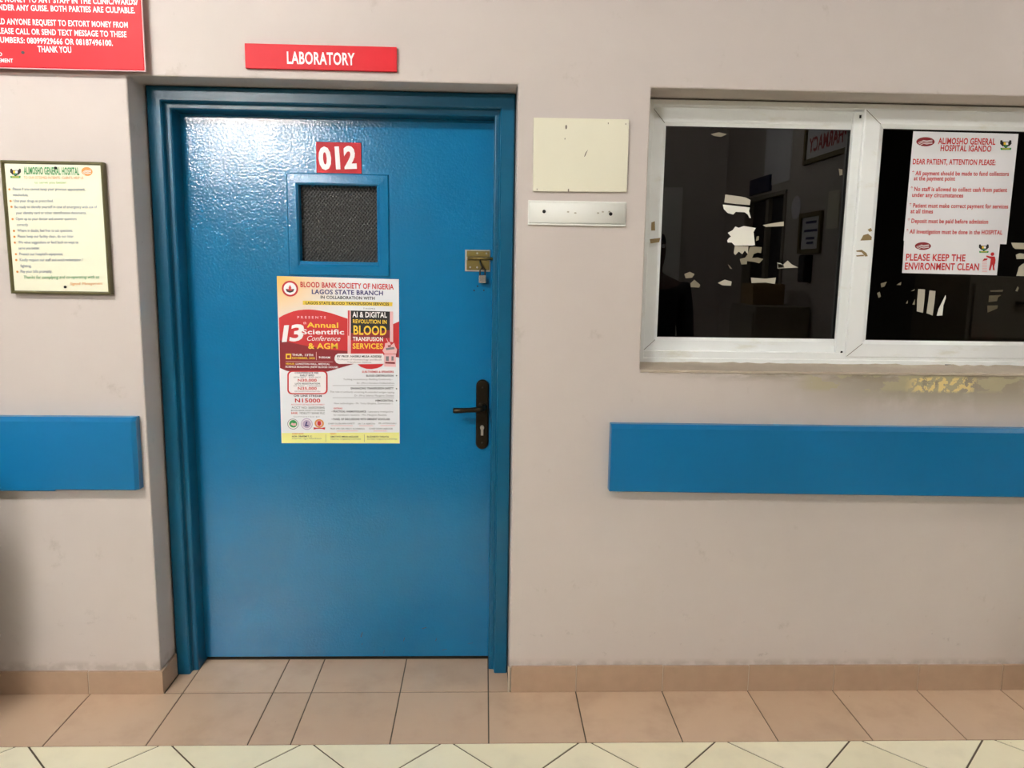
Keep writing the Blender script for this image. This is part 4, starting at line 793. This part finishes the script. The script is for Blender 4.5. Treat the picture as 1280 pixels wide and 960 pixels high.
# red board
bm = box(B(), -1.62, -1.083, -.034, -.026, 2.023, 2.50)
o = obj('warning_board', bm, ['sign_red'], bevel=.004, loc=(-1.35, -.03, 2.02)); tag(o, 'large red board with white text mounted above the framed notice', 'board')
bb = bxo('board_edge', 'board_edge', o, -1.621, -1.082, -.0325, -.0275, 2.022, 2.501)
for x_ in (-1.56, -1.14):
    for z_ in (2.08, 2.44): obj('standoff', box(B(), x_-.012, x_+.012, -.027, .0, z_-.012, z_+.012), 'steel_dark', o)
print_on(o, BOARD, -.0342)
bm = box(B(), -.792, -.3355, -.012, -.001, 2.0435, 2.115)
o = obj('laboratory_sign', bm, 'sign_red', bevel=.001, loc=(-.564, -.006, 2.043)); tag(o, 'narrow red sign reading laboratory above the blue door', 'sign'); print_on(o, LAB, -.0122)
# framed notice
fr0 = empty('framed_notice', (-1.383, -.01, 1.355), 'framed cream notice with green heading left of the blue door', 'notice')
bm = frame_profile(B(), -1.536, -1.231, 1.355, 1.7575, [(0, 0), (0, -.022), (.003, -.024), (.0055, -.024), (.009, -.017), (.009, -.002)]); bmesh.ops.recalc_face_normals(bm, faces=bm.faces); obj('picture_frame', bm, 'olive_frame', fr0)
pp_ = bxo('notice_sheet', 'paper_cream', fr0, -1.529, -1.238, -.0165, -.001, 1.362, 1.7505)
print_on(fr0, FRAMED, -.0170)
for x_, z_ in ((-1.374, 1.738), (-1.371, 1.377)): obj('nail_head', disc(B(), x_, -.0165, z_, .004, .004, .004, 12), 'void', fr0)
# blank cream plate
bm = sheet(.087, .384, .085, .383, 1.696, 1.699, 1.9185, 1.9195, -.002, 2, .008)
o = obj('blank_plate', bm, 'cream_plate', bevel=.0015, loc=(.235, 0, 1.697)); tag(o, 'blank cream square plate on the wall right of the blue door', 'plate')
def mark(name, pts, y, m_, par):
    bm = B(); bm.faces.new([bm.verts.new((x, y, z)) for x, z in pts]); obj(name, bm, m_, par)
mark('scratch', [(.245, 1.803), (.249, 1.806), (.2515, 1.812), (.257, 1.826), (.2495, 1.816)], -.0104, 'scuff', o)
for cx_, cz_, a_ in ((.187, 1.892, .007), (.184, 1.857, .003), (.318, 1.906, .003), (.373, 1.905, .003), (.199, 1.701, .005), (.1, 1.702, .003)):
    mark('chip', [(cx_+a_*.45*math.cos(q_*math.pi/4), cz_+a_*math.sin(q_*math.pi/4)) for q_ in range(8)], -.0104, 'scuff', o)
# white nameplate rail: curved cover on a flat back with dark ends
hold = empty('nameplate_holder', (.229, 0, 1.593), 'white curved plastic bar with two dark screws below the blank plate', 'holder')
bxo('back_strip', 'plastic_white', hold, .0735, .3855, -.004, 0, 1.5925, 1.669, bevel=.001)
bm = B(); cs = []
for i in range(15):
    t = i/14; cs.append((-.006-.008*math.sin(math.pi*t)**.8, 1.598+.067*t))
loop(bm, [[(x_, y_, z_) for y_, z_ in cs] for x_ in (.0775, .381)], close=False)
for x_ in (.0775, .381): pass
bmesh.ops.recalc_face_normals(bm, faces=bm.faces); o = obj('curved_cover', bm, 'plastic_white', hold, smooth=True); s_ = o.modifiers.new('thick', 'SOLIDIFY'); s_.thickness = .0015
for x_ in (.079, .3795):
    bm = B(); vs = [bm.verts.new((x_, y_+.001, z_)) for y_, z_ in cs]; vs += [bm.verts.new((x_, -.003, z_)) for z_ in (1.665, 1.598)]; bm.faces.new(vs); obj('end_gap', bm, 'void', hold)
bxo('holder_lip', 'plastic_white', hold, .0740, .3830, -.010, -.003, 1.5925, 1.597, bevel=.001)
for x_, z_ in ((.1235, 1.634), (.3345, 1.630)): obj('screw_head', disc(B(), x_, -.0125, z_, .0055, .0055, .003, 16), 'void', hold)
for x_, z_ in ((.199, 1.634), (.222, 1.631), (.294, 1.632), (.309, 1.636), (.33, 1.637)):
    q_ = (z_-1.598)/.067; mark('chip', [(x_+.004*math.cos(a*math.pi/4), z_+.0025*math.sin(a*math.pi/4)) for a in range(8)], -.006-.008*math.sin(math.pi*q_)**.8-.0022, 'ink_tapegrey', hold)
# ------------------------------------------------------------------ lamps of the hall, two of them added fill lights
for lx, ly, st, lab_ in LAMPS:
    L_ = empty('ceiling_light', (lx, ly, CEIL), lab_, 'ceiling light', 'ceiling lights')
    bxo('housing', 'lamp_body', L_, lx-.62, lx+.62, ly-.06, ly+.06, CEIL-.045, CEIL, bevel=.004)
    mt = mat('tube_%d' % st, (240, 240, 235), .4, emit=st)
    obj('tube_lamp', tube(B(), [(lx-.59, ly, CEIL-.07), (lx+.59, ly, CEIL-.07)], .019, 12), 'tube_%d' % st, L_, smooth=True)
    for s_ in (-1, 1): obj('lamp_holder', box(B(), lx+s_*.60-.01, lx+s_*.60+.01, ly-.025, ly+.025, CEIL-.10, CEIL-.045), 'lamp_body', L_)
# ------------------------------------------------------------------ things standing in the hall (seen mirrored, or by their shade)
bn = empty('shadow_bin', (-1.83, -.34, 0), 'unseen tall navy waste bin with a domed lid, added to shade the wall left of the doorway', 'bin')  # unseen bin, placed and shaped to cast the shadow low on the left wall
def rnd_ring(rx, z_, n=28): return [(-1.83+rx*math.cos(2*math.pi*i/n), -.34+rx*math.sin(2*math.pi*i/n), z_) for i in range(n)]
bm = B(); loop(bm, [rnd_ring(.165, 0), rnd_ring(.175, .02), rnd_ring(.205, .70), rnd_ring(.212, .70), rnd_ring(.212, .72), rnd_ring(.19, .72), rnd_ring(.16, .04)], cap=True); obj('bin_body', bm, 'navy_plastic', bn, smooth=False)
bm = B(); loop(bm, [rnd_ring(.214, .71), rnd_ring(.216, .74)] + [rnd_ring(.214*math.cos(a), .74+.21*math.sin(a)) for a in (.15, .35, .6, .85, 1.1, 1.3, 1.45)], cap=True); obj('bin_lid', bm, 'navy_plastic', bn, smooth=True)
obj('swing_flap', box(B(), -1.93, -1.73, -.545, -.535, .76, .86), 'void', bn, bevel=.003)
d2 = empty('door_2', (SX+.06, -3.22, 0), 'dark double door in the side wall, mirrored in the window', 'door', kind='structure')
for a, b in ((-3.62, -3.26), (-3.20, -2.82)): bxo('door_leaf', 'black_wood', d2, SX+.05, SX+.09, a, b, .01, 2.0)
bm = B(); box(bm, SX-.01, SX+.10, -3.66, -3.62, 0, 2.03); box(bm, SX-.01, SX+.10, -2.82, -2.78, 0, 2.03); box(bm, SX-.01, SX+.10, -3.62, -2.82, 2.0, 2.03); box(bm, SX+.02, SX+.10, -3.26, -3.20, 0, 2.0); obj('door_frame', bm, 'cabinet_grey', d2)
d3 = empty('door_3', (1.25, YS, 0), 'white door in the wall behind, mirrored at the left of the window', 'door', kind='structure')
bxo('door_leaf', 'plastic_white', d3, .85, 1.66, YS, YS+.03, .01, 2.13); bm = frame_profile(B(), .80, 1.70, 0, 2.17, [(0, YS), (0, YS+.04), (.04, YS+.04), (.04, YS)], bottom=False); obj('door_frame', bm, 'plastic_white', d3)
def side_sheet(name, y0, y1, z0, z1, m_, label, cat, th=.006, fr_=None):
    o = empty(name, (SX, (y0+y1)/2, z0), label, cat)
    bxo('sheet', m_, o, SX-th, SX, y0, y1, z0, z1)
    if fr_:
        bm = B()
        for a in ((y0-.03, y0, z0-.03, z1+.03), (y1, y1+.03, z0-.03, z1+.03), (y0, y1, z0-.03, z0), (y0, y1, z1, z1+.03)): box(bm, SX-.02, SX, *a)
        obj('picture_frame', bm, fr_, o)
    return o
ph = side_sheet('pharmacy_sign', -2.47, -1.86, 2.19, 2.62, 'sheet_white', 'white framed pharmacy sign on the side wall, mirrored in the window', 'sign', fr_='gilt')
print_on(ph, PH, 0, place=lambda x, z, l: (SX-.0065-.0005*l, -2.165-x, 2.19+z))
o = side_sheet('framed_certificate', -2.46, -2.17, 1.60, 1.81, 'sheet_white', 'framed white certificate on the side wall, mirrored in the window', 'frame', fr_='gilt')
for z_, a, b in ((1.775, -2.40, -2.23), (1.72, -2.42, -2.21), (1.67, -2.38, -2.25), (1.64, -2.37, -2.26)): obj('printed_line', box(B(), SX-.0075, SX-.006, a, b, z_-.008, z_+.008), 'ink_navy', o)
side_sheet('wall_chart', -3.27, -2.75, 2.09, 2.60, 'sheet_white', 'tall white paper high on the side wall, mirrored in the window', 'paper')
side_sheet('door_plaque', -3.55, -3.10, 2.05, 2.17, 'plaque_blue', 'dark blue plaque over the double door, mirrored in the window', 'sign', .02)
side_sheet('small_notice', -2.08, -1.92, 1.72, 1.95, 'paper_cream', 'small paper notice near the end of the side wall, mirrored in the window', 'paper')
o = empty('round_notice', (SX, -2.56, 1.89), 'round white notice beside the dark double door, mirrored in the window', 'paper')
obj('sheet', loop_bm := tube(B(), [(SX-.004, -2.60, 1.89), (SX-.0005, -2.60, 1.89)], .08, 24), 'sheet_white', o)
o = empty('switch_box', (SX, -2.30, 1.40), 'black switch box below the certificate, mirrored in the window', 'switch box')
bxo('box_body', 'void', o, SX-.05, SX, -2.36, -2.26, 1.38, 1.56, bevel=.004); bxo('box_lid', 'black_wood', o, SX-.056, SX-.05, -2.355, -2.265, 1.385, 1.555)
o = empty('storage_cabinet', (1.9, -2.5, 0), 'low brown cabinet against the side wall, mirrored in the window', 'cabinet')
bxo('cabinet_body', 'cabinet_grey', o, 1.72, SX-.02, -2.72, -2.2, .0, 1.22, bevel=.004); bxo('cabinet_door', 'cabinet_grey', o, 1.705, 1.72, -2.70, -2.22, .06, 1.18, bevel=.003)
o = empty('cardboard_box', (1.9, -2.55, 1.22), 'brown cardboard box on top of the low cabinet, mirrored in the window', 'box')
bxo('carton', 'carton', o, 1.78, 2.0, -2.70, -2.45, 1.22, 1.36, bevel=.002); bxo('flap', 'carton', o, 1.785, 1.995, -2.695, -2.455, 1.36, 1.364)
o = empty('filing_cabinet', (3.2, -1.95, 0), 'grey filing cabinet in the dark passage, mirrored in the right glass', 'cabinet')
bxo('cabinet_body', 'cabinet_grey', o, 2.82, 3.5, -2.35, -1.75, 0, 1.44, bevel=.006)
for z_ in (.06, .40, .74, 1.08):
    dr_ = bxo('drawer', 'cabinet_grey', o, 2.85, 3.47, -1.75, -1.735, z_, z_+.32, bevel=.003); bxo('drawer_handle', 'steel_dark', dr_, 3.10, 3.22, -1.735, -1.71, z_+.2, z_+.215)
# person standing beside the photographer, dark clothes, seen only as a dark mirrored shape
pe = empty('person', (.93, -1.75, 0), 'person in dark clothes mirrored as a dark shape in the window glass', 'person')
def skin(name, pts, edges, m_, parent, sub=2):
    me = bpy.data.meshes.new(name); me.from_pydata([Vector(p[:3]) + Vector((.93, -1.75, 0)) - wloc(parent) for p in pts], edges, [])
    o = bpy.data.objects.new(name, me); C.objects.link(o); o.parent = parent; me.materials.append(MATS[m_])
    sk = o.modifiers.new('skin', 'SKIN'); sk.use_smooth_shade = True
    for i, p in enumerate(pts): me.skin_vertices[0].data[i].radius = (p[3], p[4] if len(p) > 4 else p[3])
    me.skin_vertices[0].data[0].use_root = True
    sb = o.modifiers.new('sub', 'SUBSURF'); sb.levels = sb.render_levels = sub
    return o
pts = [(0,0,.93,.15,.11), (0,0,1.10,.135,.10), (0,0,1.27,.155,.11), (0,0,1.36,.13,.09), (0,.0,1.43,.052), (0,.02,1.50,.065,.075), (0,.03,1.57,.075,.092), (0,.02,1.635,.06,.07)]
edges = [(i, i+1) for i in range(7)]
for s_ in (-1, 1):
    b0 = len(pts); pts += [(s_*.17,0,1.335,.055), (s_*.21,-.01,1.08,.042), (s_*.20,.10,.87,.032), (s_*.195,.14,.80,.028), (s_*.19,.16,.75,.03,.015)]
    edges += [(3, b0)] + [(b0+i, b0+i+1) for i in range(4)]
    h0 = len(pts)
    for f_ in range(4):
        pts += [(s_*(.17+.014*f_), .165, .715, .009), (s_*(.17+.014*f_), .17, .69, .008), (s_*(.17+.014*f_), .16, .668, .007)]; edges += [(b0+4, h0+3*f_), (h0+3*f_, h0+3*f_+1), (h0+3*f_+1, h0+3*f_+2)]
    t0 = len(pts); pts += [(s_*.16, .185, .755, .010), (s_*.15, .195, .725, .009)]; edges += [(b0+3, t0), (t0, t0+1)]
    l0 = len(pts); pts += [(s_*.09,0,.84,.09), (s_*.10,.01,.48,.062), (s_*.105,-.02,.10,.042), (s_*.105,-.02,.045,.045), (s_*.115,.12,.035,.035)]
    edges += [(0, l0)] + [(l0+i, l0+i+1) for i in range(4)]
skin('body', pts, edges, 'skin', pe)
skin('shirt', [(0,0,.90,.172,.13), (0,0,1.10,.158,.122), (0,0,1.28,.176,.13), (0,0,1.37,.145,.105), (-.18,0,1.34,.066), (-.215,-.01,1.08,.054), (-.205,.10,.88,.045), (.18,0,1.34,.066), (.215,-.01,1.08,.054), (.205,.10,.88,.045)], [(0,1),(1,2),(2,3),(3,4),(4,5),(5,6),(3,7),(7,8),(8,9)], 'cloth_dark', pe)
skin('trousers', [(0,0,.95,.165,.13), (-.09,0,.82,.105), (-.10,.01,.48,.078), (-.105,-.02,.08,.062), (.09,0,.82,.105), (.10,.01,.48,.078), (.105,-.02,.08,.062)], [(0,1),(1,2),(2,3),(0,4),(4,5),(5,6)], 'cloth_dark', pe)
skin('hair', [(0,-.01,1.57,.075,.07), (0,0,1.63,.082,.088), (0,.01,1.67,.06,.07)], [(0,1),(1,2)], 'hair', pe)
for s_ in (-1, 1):
    bm = B(); bmesh.ops.create_uvsphere(bm, u_segments=10, v_segments=8, radius=.012, matrix=Matrix.Translation((.93+s_*.03, -1.75+.113, 1.585))); obj('eye', bm, 'sheet_white', pe, smooth=True)
bm = tube(B(), [(.93, -1.75+.115, 1.59), (.93, -1.75+.142, 1.55), (.93, -1.75+.118, 1.543)], .01, 8, taper=[.007, .014, .011]); obj('nose', bm, 'skin', pe, smooth=True)
